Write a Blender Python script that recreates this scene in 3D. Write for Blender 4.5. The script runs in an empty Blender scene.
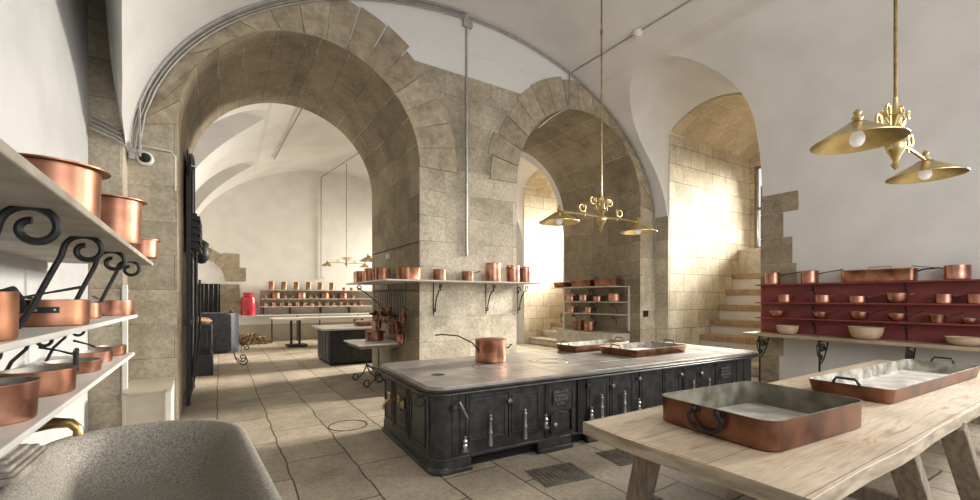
import bpy, bmesh, math, random
from mathutils import Vector, Matrix
random.seed(7)
PI = math.pi
S = bpy.context.scene
COL = S.collection

# ------------------------------------------------------------------ camera
CAMZ = 1.6
cam = bpy.data.cameras.new('camera'); camo = bpy.data.objects.new('camera', cam); COL.objects.link(camo)
cam.sensor_width = 36; cam.lens = 36 * 428 / 980; cam.shift_y = 48 / 980
TH = math.radians(32.245)
camo.location = (0, 0, CAMZ); camo.rotation_euler = (PI / 2, 0, -TH)
cam.clip_start = 0.05
S.camera = camo
# ------------------------------------------------------------------ world
W = bpy.data.worlds.new('world'); S.world = W; W.use_nodes = True
bgn = W.node_tree.nodes['Background']; bgn.inputs[0].default_value = (0.93, 0.96, 1.0, 1); bgn.inputs[1].default_value = 1.05

def area(name, loc, target, sx, sy, power, color=(1, 1, 1), spread=180):
    l = bpy.data.lights.new(name, 'AREA'); l.shape = 'RECTANGLE'; l.size = sx; l.size_y = sy; l.energy = power; l.color = color; l.spread = math.radians(spread)
    o = bpy.data.objects.new(name, l); COL.objects.link(o); o.location = loc
    o.rotation_euler = (Vector(target) - Vector(loc)).to_track_quat('-Z', 'Y').to_euler()
    return o
NY = 5.75
WL = (1.0, 0.94, 0.84)
area('window_and_fill_light', (12.95, 5.3, 4.3), (1.0, 5.2, 0), 1.5, 1.9, 430, WL, 55)
area('window_and_fill_light', (12.95, 5.3 + NY, 4.3), (1.0, 5.2 + NY, 0), 1.5, 1.9, 820, WL, 62)
area('window_and_fill_light', (10.3, 5.3 + 2 * NY, 3.8), (1.0, 5.3 + 2 * NY, .5), 1.6, 2.2, 560, (1.0, .92, .78), 80)
area('window_and_fill_light', (10.2, 5.3 - NY, 3.6), (5.0, 0.9, .6), 1.8, 2.4, 250, (1.0, .97, .93), 95)
area('window_and_fill_light', (4.0, -3.6, 3.4), (4.2, 5, 2.6), 4.5, 3.2, 280, (1.0, .97, .94))  # fill light added behind the camera, no window is built there
S.view_settings.view_transform = 'Standard'; S.view_settings.look = 'None'
S.view_settings.exposure = -0.1; S.view_settings.gamma = 1.0; S.view_settings.use_curve_mapping = False

# ------------------------------------------------------------------ materials
def newmat(name):
    m = bpy.data.materials.new(name); m.use_nodes = True
    nt = m.node_tree; b = nt.nodes['Principled BSDF']
    return m, nt, b
def N(nt, t, **k):
    n = nt.nodes.new(t)
    for a, v in k.items(): setattr(n, a, v)
    return n
def ramp(nt, stops):
    r = N(nt, 'ShaderNodeValToRGB'); e = r.color_ramp.elements
    while len(e) < len(stops): e.new(0.5)
    for i, (p, c) in enumerate(stops):
        e[i].position = p; e[i].color = (*c, 1)
    return r
def bump(nt, b, h, strength=.3, dist=.01):
    n = N(nt, 'ShaderNodeBump'); n.inputs['Strength'].default_value = strength; n.inputs['Distance'].default_value = dist
    nt.links.new(h, n.inputs['Height']); nt.links.new(n.outputs[0], b.inputs['Normal'])
def mulcol(nt, a, c, fac=1.0, mode='MULTIPLY'):
    m = N(nt, 'ShaderNodeMix', data_type='RGBA', blend_type=mode); m.inputs[0].default_value = fac
    nt.links.new(a, m.inputs[6]); nt.links.new(c, m.inputs[7]); return m.outputs[2]
def simple(name, c1, c2, scale=6, rough=.6, metal=0, bstr=.2, bdist=.004, stretch=None, rough2=None, detail=6, lo=.35, hi=.65, spec=None):
    m, nt, b = newmat(name)
    tc = N(nt, 'ShaderNodeTexCoord'); src = tc.outputs['Object']
    if stretch:
        mp = N(nt, 'ShaderNodeMapping'); mp.inputs['Scale'].default_value = stretch; nt.links.new(src, mp.inputs[0]); src = mp.outputs[0]
    nz = N(nt, 'ShaderNodeTexNoise'); nz.inputs['Scale'].default_value = scale; nz.inputs['Detail'].default_value = detail
    nt.links.new(src, nz.inputs['Vector'])
    r = ramp(nt, [(lo, c1), (hi, c2)]); nt.links.new(nz.outputs[0], r.inputs[0]); nt.links.new(r.outputs[0], b.inputs['Base Color'])
    b.inputs['Roughness'].default_value = rough; b.inputs['Metallic'].default_value = metal
    if spec is not None: b.inputs['Specular IOR Level'].default_value = spec
    if rough2 is not None:
        mr = N(nt, 'ShaderNodeMapRange'); mr.inputs['To Min'].default_value = rough; mr.inputs['To Max'].default_value = rough2
        nt.links.new(nz.outputs[0], mr.inputs[0]); nt.links.new(mr.outputs[0], b.inputs['Roughness'])
    if bstr: bump(nt, b, nz.outputs[0], bstr, bdist)
    return m
def coords(nt, mode):
    tc = N(nt, 'ShaderNodeTexCoord')
    if mode == 'UV': return tc.outputs['UV'], tc
    sp = N(nt, 'ShaderNodeSeparateXYZ'); cb = N(nt, 'ShaderNodeCombineXYZ'); nt.links.new(tc.outputs['Object'], sp.inputs[0])
    a, c = {'XZ': (0, 2), 'YZ': (1, 2), 'YX': (1, 0), 'XY': (0, 1)}[mode]
    nt.links.new(sp.outputs[a], cb.inputs[0]); nt.links.new(sp.outputs[c], cb.inputs[1])
    return cb.outputs[0], tc
def ashlar(name, mode, c1, c2, mortar, bw=.95, rh=.43, ms=.004, off=.5, plaster_z=None, wash=False, wob=.012, bstr=.6, stain=.6, rough=.9, pale_joint=False):
    m, nt, b = newmat(name)
    vec, tc = coords(nt, mode)
    wn = N(nt, 'ShaderNodeTexNoise'); wn.inputs['Scale'].default_value = 2.2; wn.inputs['Detail'].default_value = 5
    nt.links.new(tc.outputs['Object'], wn.inputs[0])
    ma = N(nt, 'ShaderNodeVectorMath', operation='MULTIPLY_ADD'); nt.links.new(wn.outputs['Color'], ma.inputs[0])
    ma.inputs[1].default_value = (wob * 2, wob * 2, 0); nt.links.new(vec, ma.inputs[2])
    br = N(nt, 'ShaderNodeTexBrick'); br.offset = off; br.squash = 1; nt.links.new(ma.outputs[0], br.inputs['Vector'])
    br.inputs['Color1'].default_value = (*c1, 1); br.inputs['Color2'].default_value = (*c2, 1); br.inputs['Mortar'].default_value = (*mortar, 1)
    br.inputs['Scale'].default_value = 1; br.inputs['Mortar Size'].default_value = ms; br.inputs['Mortar Smooth'].default_value = .3
    br.inputs['Brick Width'].default_value = bw; br.inputs['Row Height'].default_value = rh; br.inputs['Bias'].default_value = -.1
    n1 = N(nt, 'ShaderNodeTexNoise'); n1.inputs['Scale'].default_value = 1.6; n1.inputs['Detail'].default_value = 9; n1.inputs['Roughness'].default_value = .65
    n2 = N(nt, 'ShaderNodeTexNoise'); n2.inputs['Scale'].default_value = 22; n2.inputs['Detail'].default_value = 6; n2.inputs['Roughness'].default_value = .7
    for n in (n1, n2): nt.links.new(tc.outputs['Object'], n.inputs[0])
    r1 = ramp(nt, [(.3, (1 - stain, 1 - stain * 1.03, 1 - stain * 1.12)), (.62, (1.08, 1.06, 1.02))]); nt.links.new(n1.outputs[0], r1.inputs[0])
    r2 = ramp(nt, [(.32, (.66, .63, .58)), (.6, (1.08, 1.08, 1.08))]); nt.links.new(n2.outputs[0], r2.inputs[0])
    c = mulcol(nt, br.outputs['Color'], r1.outputs[0], .75); c = mulcol(nt, c, r2.outputs[0], .8)
    if wash:      # old limewash worn thinner above
        sw = N(nt, 'ShaderNodeSeparateXYZ'); nt.links.new(tc.outputs['Object'], sw.inputs[0])
        az = N(nt, 'ShaderNodeMath', operation='MULTIPLY_ADD'); nt.links.new(n1.outputs[0], az.inputs[0]); az.inputs[1].default_value = 2.2; nt.links.new(sw.outputs[2], az.inputs[2])
        rz = ramp(nt, [(0, (1, 1, 1)), (1, (0, 0, 0))]); mr = N(nt, 'ShaderNodeMapRange'); mr.inputs['From Min'].default_value = 2.4; mr.inputs['From Max'].default_value = 5.2
        nt.links.new(az.outputs[0], mr.inputs[0]); nt.links.new(mr.outputs[0], rz.inputs[0])
        gx = N(nt, 'ShaderNodeMapRange'); gx.inputs['From Min'].default_value = 2.6; gx.inputs['From Max'].default_value = 2.9; nt.links.new(sw.outputs[0], gx.inputs[0])
        mm = N(nt, 'ShaderNodeMath', operation='MULTIPLY'); nt.links.new(rz.outputs[0], mm.inputs[0]); nt.links.new(gx.outputs[0], mm.inputs[1])
        m2 = N(nt, 'ShaderNodeMath', operation='MULTIPLY'); nt.links.new(mm.outputs[0], m2.inputs[0]); m2.inputs[1].default_value = 1.0
        wv = mulcol(nt, c, c, 0); wx = N(nt, 'ShaderNodeMix', data_type='RGBA', blend_type='MULTIPLY'); wx.inputs[0].default_value = 1
        nt.links.new(c, wx.inputs[6]); wx.inputs[7].default_value = (1.75, 1.8, 1.88, 1); wx.clamp_result = True
        w3 = N(nt, 'ShaderNodeMix', data_type='RGBA'); nt.links.new(m2.outputs[0], w3.inputs[0]); nt.links.new(c, w3.inputs[6]); nt.links.new(wx.outputs[2], w3.inputs[7]); c = w3.outputs[2]
    if plaster_z is not None:
        sp = N(nt, 'ShaderNodeSeparateXYZ'); nt.links.new(tc.outputs['Object'], sp.inputs[0])
        gt = N(nt, 'ShaderNodeMath', operation='GREATER_THAN'); gt.inputs[1].default_value = plaster_z; nt.links.new(sp.outputs[2], gt.inputs[0])
        mx = N(nt, 'ShaderNodeMix', data_type='RGBA'); nt.links.new(gt.outputs[0], mx.inputs[0]); nt.links.new(c, mx.inputs[6]); mx.inputs[7].default_value = (.66, .655, .64, 1)
        c = mx.outputs[2]
    if pale_joint:
        n3 = N(nt, 'ShaderNodeTexNoise'); n3.inputs['Scale'].default_value = .9; n3.inputs['Detail'].default_value = 3; nt.links.new(tc.outputs['Object'], n3.inputs[0])
        r3 = ramp(nt, [(.5, mortar), (.58, (.62, .57, .48))]); nt.links.new(n3.outputs[0], r3.inputs[0]); nt.links.new(r3.outputs[0], br.inputs['Mortar'])
    nt.links.new(c, b.inputs['Base Color']); b.inputs['Roughness'].default_value = rough
    inv = N(nt, 'ShaderNodeMath', operation='MULTIPLY_ADD'); inv.inputs[1].default_value = -1.2; nt.links.new(br.outputs['Fac'], inv.inputs[0]); nt.links.new(n2.outputs[0], inv.inputs[2])
    bump(nt, b, inv.outputs[0], bstr, .012)
    return m
def voussoir_mat(name, c1, c2):
    m, nt, b = newmat(name); tc = N(nt, 'ShaderNodeTexCoord'); g = N(nt, 'ShaderNodeNewGeometry')
    r = ramp(nt, [(0, c1), (1, c2)]); nt.links.new(g.outputs['Random Per Island'], r.inputs[0])
    n1 = N(nt, 'ShaderNodeTexNoise'); n1.inputs['Scale'].default_value = 4.5; n1.inputs['Detail'].default_value = 12; n1.inputs['Roughness'].default_value = .78
    nt.links.new(tc.outputs['Object'], n1.inputs[0]); r1 = ramp(nt, [(.34, (.42, .39, .34)), (.6, (1.18, 1.16, 1.12))]); nt.links.new(n1.outputs[0], r1.inputs[0])
    nt.links.new(mulcol(nt, r.outputs[0], r1.outputs[0], .8), b.inputs['Base Color']); b.inputs['Roughness'].default_value = .9
    bump(nt, b, n1.outputs[0], .5, .01); return m
STN1, STN2, MORT = (.50, .45, .365), (.335, .295, .23), (.20, .17, .13)
M = {}
M['ashXZ'] = ashlar('ashlar_wall_xz', 'XZ', STN1, STN2, MORT, plaster_z=5.56, wash=True, pale_joint=True)
M['ashYZ'] = ashlar('ashlar_wall_yz', 'YZ', STN1, STN2, MORT, wash=True)
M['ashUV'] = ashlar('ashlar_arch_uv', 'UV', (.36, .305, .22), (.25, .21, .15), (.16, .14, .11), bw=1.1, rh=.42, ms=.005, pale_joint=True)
M['niXZ'] = ashlar('niche_stone_xz', 'XZ', (.66, .60, .49), (.50, .44, .34), (.20, .17, .12), bw=.62, rh=.44, ms=.007, stain=.4)
M['niYZ'] = ashlar('niche_stone_yz', 'YZ', (.66, .60, .49), (.50, .44, .34), (.20, .17, .12), bw=.62, rh=.44, ms=.007, stain=.4)
M['niUV'] = ashlar('niche_vault_uv', 'UV', (.60, .51, .36), (.50, .42, .29), (.33, .28, .2), bw=.9, rh=.45, stain=.35)
M['flag'] = ashlar('flagstone', 'YX', (.46, .40, .315), (.32, .275, .215), (.10, .085, .065), bw=1.15, rh=.57, ms=.009, off=.37, wob=.035, bstr=.8, stain=.5, rough=.62)
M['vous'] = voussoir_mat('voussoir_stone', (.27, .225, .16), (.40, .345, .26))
M['stone'] = simple('plain_stone', (.34, .30, .24), (.50, .45, .37), 9, .9, 0, .5, .008, detail=10)
M['pedst'] = simple('weathered_pedestal', (.20, .18, .15), (.38, .35, .30), 14, .85, 0, .6, .008, detail=10)
M['dressed'] = simple('pale_stone', (.52, .47, .38), (.68, .63, .53), 7, .85, 0, .4, .005, detail=10)
M['plaster'] = simple('white_plaster', (.60, .588, .568), (.67, .656, .636), 1.3, .92, 0, .12, .006, detail=5)
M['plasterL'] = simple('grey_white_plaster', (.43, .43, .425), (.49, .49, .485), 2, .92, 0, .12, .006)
M['plasterW'] = simple('bright_plaster', (.68, .665, .635), (.75, .735, .70), 2, .9, 0, .15, .006)
M['sinkst'] = simple('sink_granite', (.17, .155, .13), (.36, .335, .29), 95, .85, 0, .6, .003, detail=8)
M['copper'] = simple('copper', (.36, .165, .11), (.66, .36, .26), 7, .24, 1, .06, .003, rough2=.42)
M['copperD'] = simple('aged_copper', (.22, .10, .065), (.46, .23, .15), 5, .3, 1, .1, .004, rough2=.5)
M['copperT'] = simple('brown_copper', (.095, .045, .03), (.33, .155, .10), 4, .3, .95, .12, .004, rough2=.5, detail=10)
M['copperO'] = simple('orange_copper', (.22, .09, .052), (.54, .27, .165), 5, .28, 1, .1, .003, rough2=.5)
M['tinD'] = simple('dark_tin', (.10, .095, .065), (.26, .245, .19), 7, .45, .5, .25, .003, rough2=.65)  # darker tin for the inner walls of the deep pan
M['tinF'] = simple('pale_tin_floor', (.36, .35, .31), (.66, .64, .58), 6, .42, .4, .15, .002, rough2=.6)  # paler tin for the flat floor of the pans
M['tin'] = simple('tin_lining', (.20, .19, .155), (.50, .48, .42), 9, .45, .55, .25, .003, rough2=.65)
M['iron'] = simple('cast_iron', (.038, .037, .036), (.072, .069, .067), 12, .38, .55, .15, .002, rough2=.52)
M['ironP'] = simple('blued_iron', (.012, .016, .024), (.024, .03, .042), 12, .42, .1, .1, .002, spec=.4)
M['ironB'] = simple('sooty_cast_iron', (.010, .011, .013), (.024, .025, .028), 12, .5, .2, .15, .002, spec=.35)
M['wroug'] = simple('wrought_iron', (.012, .012, .013), (.03, .03, .03), 25, .5, .3, .2, .002)
M['steel'] = simple('polished_stove_top', (.30, .285, .265), (.46, .44, .41), 3.5, .30, .65, .08, .002, rough2=.42)
M['bright'] = simple('bright_steel', (.42, .41, .39), (.62, .60, .57), 14, .28, 1, .05, .001)
M['grate'] = simple('worn_grate_iron', (.11, .10, .085), (.21, .19, .155), 8, .6, .3, .2, .003)
M['black'] = simple('matt_black_and_shade', (.008, .008, .008), (.015, .014, .013), 10, .9, 0, 0)  # black parts, and the shade painted into gaps, recess and hole
M['brass'] = simple('brass', (.48, .36, .15), (.66, .52, .25), 10, .25, 1, .05, .001, rough2=.4)
M['brassD'] = simple('aged_brass', (.20, .14, .055), (.42, .30, .12), 16, .32, 1, .15, .002)
M['red'] = simple('dark_red_paint', (.19, .035, .032), (.25, .05, .045), 3, .55, 0, .05, .002)
M['redB'] = simple('red_enamel', (.36, .012, .025), (.46, .02, .035), 3, .25, 0, .05, .002)
M['shelfst'] = simple('grey_shelf_slab', (.50, .475, .43), (.62, .59, .54), 5, .6, 0, .15, .003)
M['topst'] = simple('brownish_shelf_slab', (.34, .305, .25), (.48, .44, .37), 4, .65, 0, .3, .004)
M['marble'] = simple('white_marble', (.62, .60, .56), (.74, .72, .68), 3, .35, 0, .05, .002)
M['white'] = simple('white_paint', (.60, .585, .55), (.67, .655, .62), 4, .5, 0, .05, .002)
M['beige'] = simple('beige_paint', (.38, .34, .265), (.46, .41, .33), 3, .6, 0, .05, .002)
M['conduit'] = simple('grey_conduit', (.30, .29, .27), (.38, .365, .34), 8, .5, .2, .05, .001)
M['clay'] = simple('stoneware', (.52, .38, .25), (.66, .50, .34), 6, .45, 0, .05, .002)
M['bark'] = simple('firewood', (.11, .06, .035), (.36, .22, .11), 9, .85, 0, .4, .01)
M['brick'] = ashlar('brick_nosing', 'YZ', (.50, .34, .20), (.40, .26, .15), (.55, .48, .38), bw=.075, rh=.5, ms=.006, off=0, wob=.002, stain=.2)
def wood_mat(name, c1, c2, seam_w, ax):
    m, nt, b = newmat(name); tc = N(nt, 'ShaderNodeTexCoord'); mp = N(nt, 'ShaderNodeMapping')
    mp.inputs['Scale'].default_value = (1.0, 9, 9) if ax == 'X' else (9, 1.0, 9); nt.links.new(tc.outputs['Object'], mp.inputs[0])
    nz = N(nt, 'ShaderNodeTexNoise'); nz.inputs['Scale'].default_value = 1.6; nz.inputs['Detail'].default_value = 7; nz.inputs['Distortion'].default_value = 1.2; nt.links.new(mp.outputs[0], nz.inputs[0])
    r = ramp(nt, [(.32, c2), (.48, c1), (.56, tuple(x * .8 for x in c1)), (.68, c1)]); nt.links.new(nz.outputs[0], r.inputs[0])
    n2 = N(nt, 'ShaderNodeTexNoise'); n2.inputs['Scale'].default_value = 1.4; n2.inputs['Detail'].default_value = 4; nt.links.new(tc.outputs['Object'], n2.inputs[0])
    r2 = ramp(nt, [(.35, (.74, .66, .54)), (.6, (1.1, 1.08, 1.06))]); nt.links.new(n2.outputs[0], r2.inputs[0])
    c = mulcol(nt, r.outputs[0], r2.outputs[0], .8)
    vec, _ = coords(nt, 'XY' if ax == 'X' else 'YX')
    br = N(nt, 'ShaderNodeTexBrick'); br.offset = 0; nt.links.new(vec, br.inputs[0]); br.inputs['Scale'].default_value = 1
    br.inputs['Color1'].default_value = (1, 1, 1, 1); br.inputs['Color2'].default_value = (.86, .84, .80, 1); br.inputs['Mortar'].default_value = (.42, .34, .26, 1)
    br.inputs['Brick Width'].default_value = 60; br.inputs['Row Height'].default_value = seam_w; br.inputs['Mortar Size'].default_value = .003
    c = mulcol(nt, c, br.outputs[0], 1); nt.links.new(c, b.inputs['Base Color']); b.inputs['Roughness'].default_value = .62
    bump(nt, b, nz.outputs[0], .25, .003); return m
M['wood'] = wood_mat('scrubbed_wood', (.58, .49, .375), (.35, .25, .155), .42, 'X')
M['woodY'] = wood_mat('shelf_wood', (.50, .42, .31), (.36, .27, .18), .3, 'Y')
M['woodE'] = simple('dark_table_edge', (.26, .21, .15), (.50, .42, .32), 4, .75, 0, .6, .008, stretch=(1, 1, 5), detail=10)  # tabletop sides and underside, darker than its upper face
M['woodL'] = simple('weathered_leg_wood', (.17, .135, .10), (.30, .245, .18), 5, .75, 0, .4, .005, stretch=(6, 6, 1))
m, nt, b = newmat('bulb_glass'); b.inputs['Base Color'].default_value = (.9, .9, .9, 1); b.inputs['Roughness'].default_value = .15
b.inputs['Emission Color'].default_value = (1, .98, .95, 1); b.inputs['Emission Strength'].default_value = .25; M['bulb'] = m
m, nt, b = newmat('window_glass'); b.inputs['Base Color'].default_value = (1, 1, 1, 1); b.inputs['Roughness'].default_value = .0
b.inputs['Transmission Weight'].default_value = 1; b.inputs['IOR'].default_value = 1.01; M['glass'] = m

# ------------------------------------------------------------------ mesh helpers
class MB:
    def __init__(s): s.v = []; s.f = []; s.m = []; s.uv = {}
    def add(s, vs, fs, m=0):
        k = len(s.v); s.v += [tuple(p) for p in vs]
        for f in fs: s.f.append([i + k for i in f]); s.m.append(m)
        return s
    def box(s, x0, y0, z0, x1, y1, z1, m=0):
        x0, x1 = sorted((x0, x1)); y0, y1 = sorted((y0, y1)); z0, z1 = sorted((z0, z1))
        return s.add([(x0, y0, z0), (x1, y0, z0), (x1, y1, z0), (x0, y1, z0), (x0, y0, z1), (x1, y0, z1), (x1, y1, z1), (x0, y1, z1)],
                     [(0, 3, 2, 1), (4, 5, 6, 7), (0, 1, 5, 4), (1, 2, 6, 5), (2, 3, 7, 6), (3, 0, 4, 7)], m)
    def beam(s, a, b_, w, d, up=(0, 0, 1), m=0):     # squared timber between two points
        a = Vector(a); b_ = Vector(b_); t = (b_ - a).normalized(); u = Vector(up)
        n = t.cross(u).normalized(); k = n.cross(t).normalized(); n *= w / 2; k *= d / 2
        return s.add([a - n - k, a + n - k, a + n + k, a - n + k, b_ - n - k, b_ + n - k, b_ + n + k, b_ - n + k],
                     [(0, 3, 2, 1), (4, 5, 6, 7), (0, 1, 5, 4), (1, 2, 6, 5), (2, 3, 7, 6), (3, 0, 4, 7)], m)
    def prism(s, poly, fn, a, b_, m=0, caps=True):
        n = len(poly); vs = [fn(p, a) for p in poly] + [fn(p, b_) for p in poly]
        fs = [(i, (i + 1) % n, n + (i + 1) % n, n + i) for i in range(n)]
        if caps: fs += [tuple(range(n - 1, -1, -1)), tuple(range(n, 2 * n))]
        return s.add(vs, fs, m)
    def rings(s, rs, m=0, capa=True, capb=True, ms=None):
        n = len(rs[0]); k = len(s.v)
        for r in rs: s.v += [tuple(p) for p in r]
        for j in range(len(rs) - 1):
            for i in range(n):
                s.f.append([k + j * n + i, k + j * n + (i + 1) % n, k + (j + 1) * n + (i + 1) % n, k + (j + 1) * n + i]); s.m.append(ms[j] if ms else m)
        if capa: s.f.append([k + i for i in range(n - 1, -1, -1)]); s.m.append(ms[0] if ms else m)
        if capb: s.f.append([k + (len(rs) - 1) * n + i for i in range(n)]); s.m.append(ms[-1] if ms else m)
        return s
    def lathe(s, prof, c=(0, 0, 0), seg=24, m=0, ms=None, ax=None, cap=True):
        R = ax if ax else Matrix.Identity(3); c = Vector(c)
        rs = []
        for r, z in prof:
            r = max(r, .0004)
            rs.append([R @ Vector((r * math.cos(2 * PI * i / seg), r * math.sin(2 * PI * i / seg), z)) + c for i in range(seg)])
        return s.rings(rs, m, cap, cap, ms)
    def tube(s, pts, r, seg=8, m=0, flat=1.0):
        P_ = [Vector(p) for p in pts]; n = len(P_); rs = []
        rr = r if isinstance(r, (list, tuple)) else [r] * n
        T = [(P_[min(i + 1, n - 1)] - P_[max(i - 1, 0)]).normalized() for i in range(n)]
        u = T[0].orthogonal().normalized()
        if abs(T[0].z) < .9: u = (Vector((0, 0, 1)) - T[0] * T[0].z).normalized()
        for i in range(n):
            u = (u - T[i] * u.dot(T[i])).normalized(); w = T[i].cross(u)
            rs.append([P_[i] + (u * math.cos(2 * PI * j / seg) * flat + w * math.sin(2 * PI * j / seg)) * rr[i] for j in range(seg)])
        return s.rings(rs, m)
    def build(s, name, mats, parent=None, smooth=True, bevel=0, loc=None, rot=None, ang=35):
        me = bpy.data.meshes.new(name); me.from_pydata(s.v, [], s.f)
        mats = mats if isinstance(mats, (list, tuple)) else [mats]
        for q in mats: me.materials.append(M[q] if isinstance(q, str) else q)
        me.polygons.foreach_set('material_index', s.m)
        bm = bmesh.new(); bm.from_mesh(me); bmesh.ops.recalc_face_normals(bm, faces=bm.faces); bm.to_mesh(me); bm.free()
        if smooth: me.shade_smooth(); me.set_sharp_from_angle(angle=math.radians(ang))
        o = bpy.data.objects.new(name, me); COL.objects.link(o)
        if bevel:
            bv = o.modifiers.new('bevel', 'BEVEL'); bv.width = bevel; bv.segments = 2; bv.limit_method = 'ANGLE'; bv.angle_limit = math.radians(40)
        if parent is not None: o.parent = parent
        if loc: o.location = loc
        if rot: o.rotation_euler = rot
        return o
def tag(o, label=None, cat=None, group=None, kind=None):
    if label: o['label'] = label
    if cat: o['category'] = cat
    if group: o['group'] = group
    if kind: o['kind'] = kind
    return o
def thing(name, label, cat, loc=(0, 0, 0), rz=0, group=None):
    o = bpy.data.objects.new(name, None); COL.objects.link(o); o.location = loc; o.rotation_euler = (0, 0, rz); o.empty_display_size = .1
    return tag(o, label, cat, group)
def copy_tree(o, loc, label, group=None, rz=None):
    r = o.copy(); COL.objects.link(r); r.location = loc; r['label'] = label
    if rz is not None: r.rotation_euler = (0, 0, rz)
    if group: r['group'] = group
    def rec(a, b_):
        for ch in [x for x in a.children]:
            c = ch.copy(); COL.objects.link(c); c.parent = b_; rec(ch, c)
    rec(o, r); return r
def struct(o): o['kind'] = 'structure'; return o
def setuv(o, fn):
    me = o.data; uv = me.uv_layers.new(name='uv')
    for l in me.loops: uv.data[l.index].uv = fn(me.vertices[l.vertex_index].co)
def rrect(hx, hy, r, z, cx=0, cy=0, seg=5):
    out = []
    for qx, qy, a0 in ((1, 1, 0), (-1, 1, PI / 2), (-1, -1, PI), (1, -1, 3 * PI / 2)):
        for i in range(seg + 1):
            a = a0 + PI / 2 * i / seg
            out.append((cx + qx * (hx - r) + r * math.cos(a), cy + qy * (hy - r) + r * math.sin(a), z))
    return out
def spiral(cu, cv, r0, r1, a0, a1, n=18):
    return [(cu + (r0 + (r1 - r0) * i / n) * math.cos(a0 + (a1 - a0) * i / n), cv + (r0 + (r1 - r0) * i / n) * math.sin(a0 + (a1 - a0) * i / n)) for i in range(n + 1)]
ORD = ['first', 'second', 'third', 'fourth', 'fifth', 'sixth', 'seventh', 'eighth', 'ninth', 'tenth', 'eleventh', 'twelfth', 'thirteenth', 'fourteenth', 'fifteenth', 'sixteenth']

# ------------------------------------------------------------------ room shell
YW0, YW1 = 6.7, 9.35          # thick arcade wall
VC, VA, VZ, VB = 4.04, 4.96, 3.35, 3.3
XL, XR = -0.92, 9.0
def vz(x): return VZ + VB * math.sqrt(max(0, 1 - ((x - VC) / VA) ** 2))
struct(MB().box(-1.9, -3.4, -.12, 13.2, 18.6, 0).build('floor', 'flag', smooth=False))

# vault solid with lunette cuts
inner = [(VC + VA * math.cos(a), VZ + VB * math.sin(a)) for a in [PI * i / 64 for i in range(65)]]
poly = [(-1.75, VZ), (-1.75, 7.1), (9.6, 7.1), (9.6, VZ)] + inner
vault = MB().prism(poly, lambda p, y: (p[0], y, p[1]), -3.4, 18.0).build('ceiling', 'plaster')
def nprof(y0, y1, zs, zc, zb, n=20, r=0):
    pts = [(y0, zb), (y0, zs)]
    for i in range(1, n):
        t = i / n; a = PI * t
        pts.append(((y0 + y1) / 2 - (y1 - y0) / 2 * math.cos(a), zs + (zc - zs) * math.sin(a)))
    return pts + [(y1, zs), (y1, zb)]
def segprof(y0, y1, zs, zc, zb, n=20):
    h = (y1 - y0) / 2; k = zc - zs; R = (h * h + k * k) / (2 * k); cy = (y0 + y1) / 2; cz = zc - R; a = math.asin(h / R)
    return [(y0, zb)] + [(cy + R * math.sin(-a + 2 * a * i / n), cz + R * math.cos(-a + 2 * a * i / n)) for i in range(n + 1)] + [(y1, zb)]
N0, N1 = 4.28, 6.33
def bool_cut(ob, cutters):
    for c in cutters:
        md = ob.modifiers.new('b', 'BOOLEAN'); md.operation = 'DIFFERENCE'; md.solver = 'EXACT'; md.object = c
    dg = bpy.context.evaluated_depsgraph_get(); dg.update()
    me = bpy.data.meshes.new_from_object(ob.evaluated_get(dg)); ob.modifiers.clear(); ob.data = me
    me.shade_smooth(); me.set_sharp_from_angle(angle=math.radians(30))
    for c in cutters: bpy.data.objects.remove(c)
cut = []
for k in (-1, 0, 1, 2):
    d = NY * k
    A = nprof(3.98 + d, 6.57 + d, 4.8, 6.10, 3.3, 24); B = segprof(N0 + d - .015, N1 + d + .015, 5.535, 5.945, 3.3, 24)
    A = A[:1] + A[1:] ; 
    def resamp(P_, n=40):
        L = [0]
        for a, b_ in zip(P_, P_[1:]): L.append(L[-1] + math.dist(a, b_))
        out = []
        for i in range(n + 1):
            t = L[-1] * i / n; j = max(q for q in range(len(L) - 1) if L[q] <= t + 1e-9); u = (t - L[j]) / max(L[j + 1] - L[j], 1e-9)
            out.append((P_[j][0] + (P_[j + 1][0] - P_[j][0]) * u, P_[j][1] + (P_[j + 1][1] - P_[j][1]) * u))
        return out
    A = resamp(A); B = resamp(B)
    ext = lambda t: [(a[0] + (b_[0] - a[0]) * t, a[1] + (b_[1] - a[1]) * t) for a, b_ in zip(A, B)]
    rs = []
    for x, t in ((6.0, 0), (7.2, 0), (8.2, .3), (8.8, .75), (9.06, 1.0), (9.75, 1.0)):
        rs.append([(x, p[0], p[1]) for p in ext(t)])
    cut.append(MB().rings(rs).build('cut', 'plaster'))
# left hood cut, main room
E_ = [(6.43, 3.36), (6.1, 3.6), (5.8, 3.87), (5.37, 4.08), (4.95, 4.24), (4.3, 4.42), (3.6, 4.5), (2.6, 4.45), (1.8, 4.2), (1.2, 3.8), (.9, 3.4)]
ex = lambda z: VC - VA * math.sqrt(max(0, 1 - ((z - VZ) / VB) ** 2))
cut.append(MB().rings([[(ex(3.36) - t_, 6.43, 2.3)] + [(ex(z) - t_, y, z + 6 * t_) for y, z in E_] + [(ex(3.4) - t_, .9, 2.3)] for t_ in (-.08, .0, .42)]).build('cut', 'plaster'))
cut.append(MB().box(-1.69, .5, 3.2, -1.0, 6.43, 5.9).build('cut', 'plaster'))
for yc in (11.3, 15.6):       # left lunettes of the far room
    pr = nprof(yc - 1.15, yc + 1.15, 4.2, 5.95, 3.2, 20)
    cut.append(MB().prism(pr, lambda p, x: (x, p[0], p[1]), -1.6, 1.2).build('cut', 'plaster'))
bool_cut(vault, cut); struct(vault)

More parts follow.
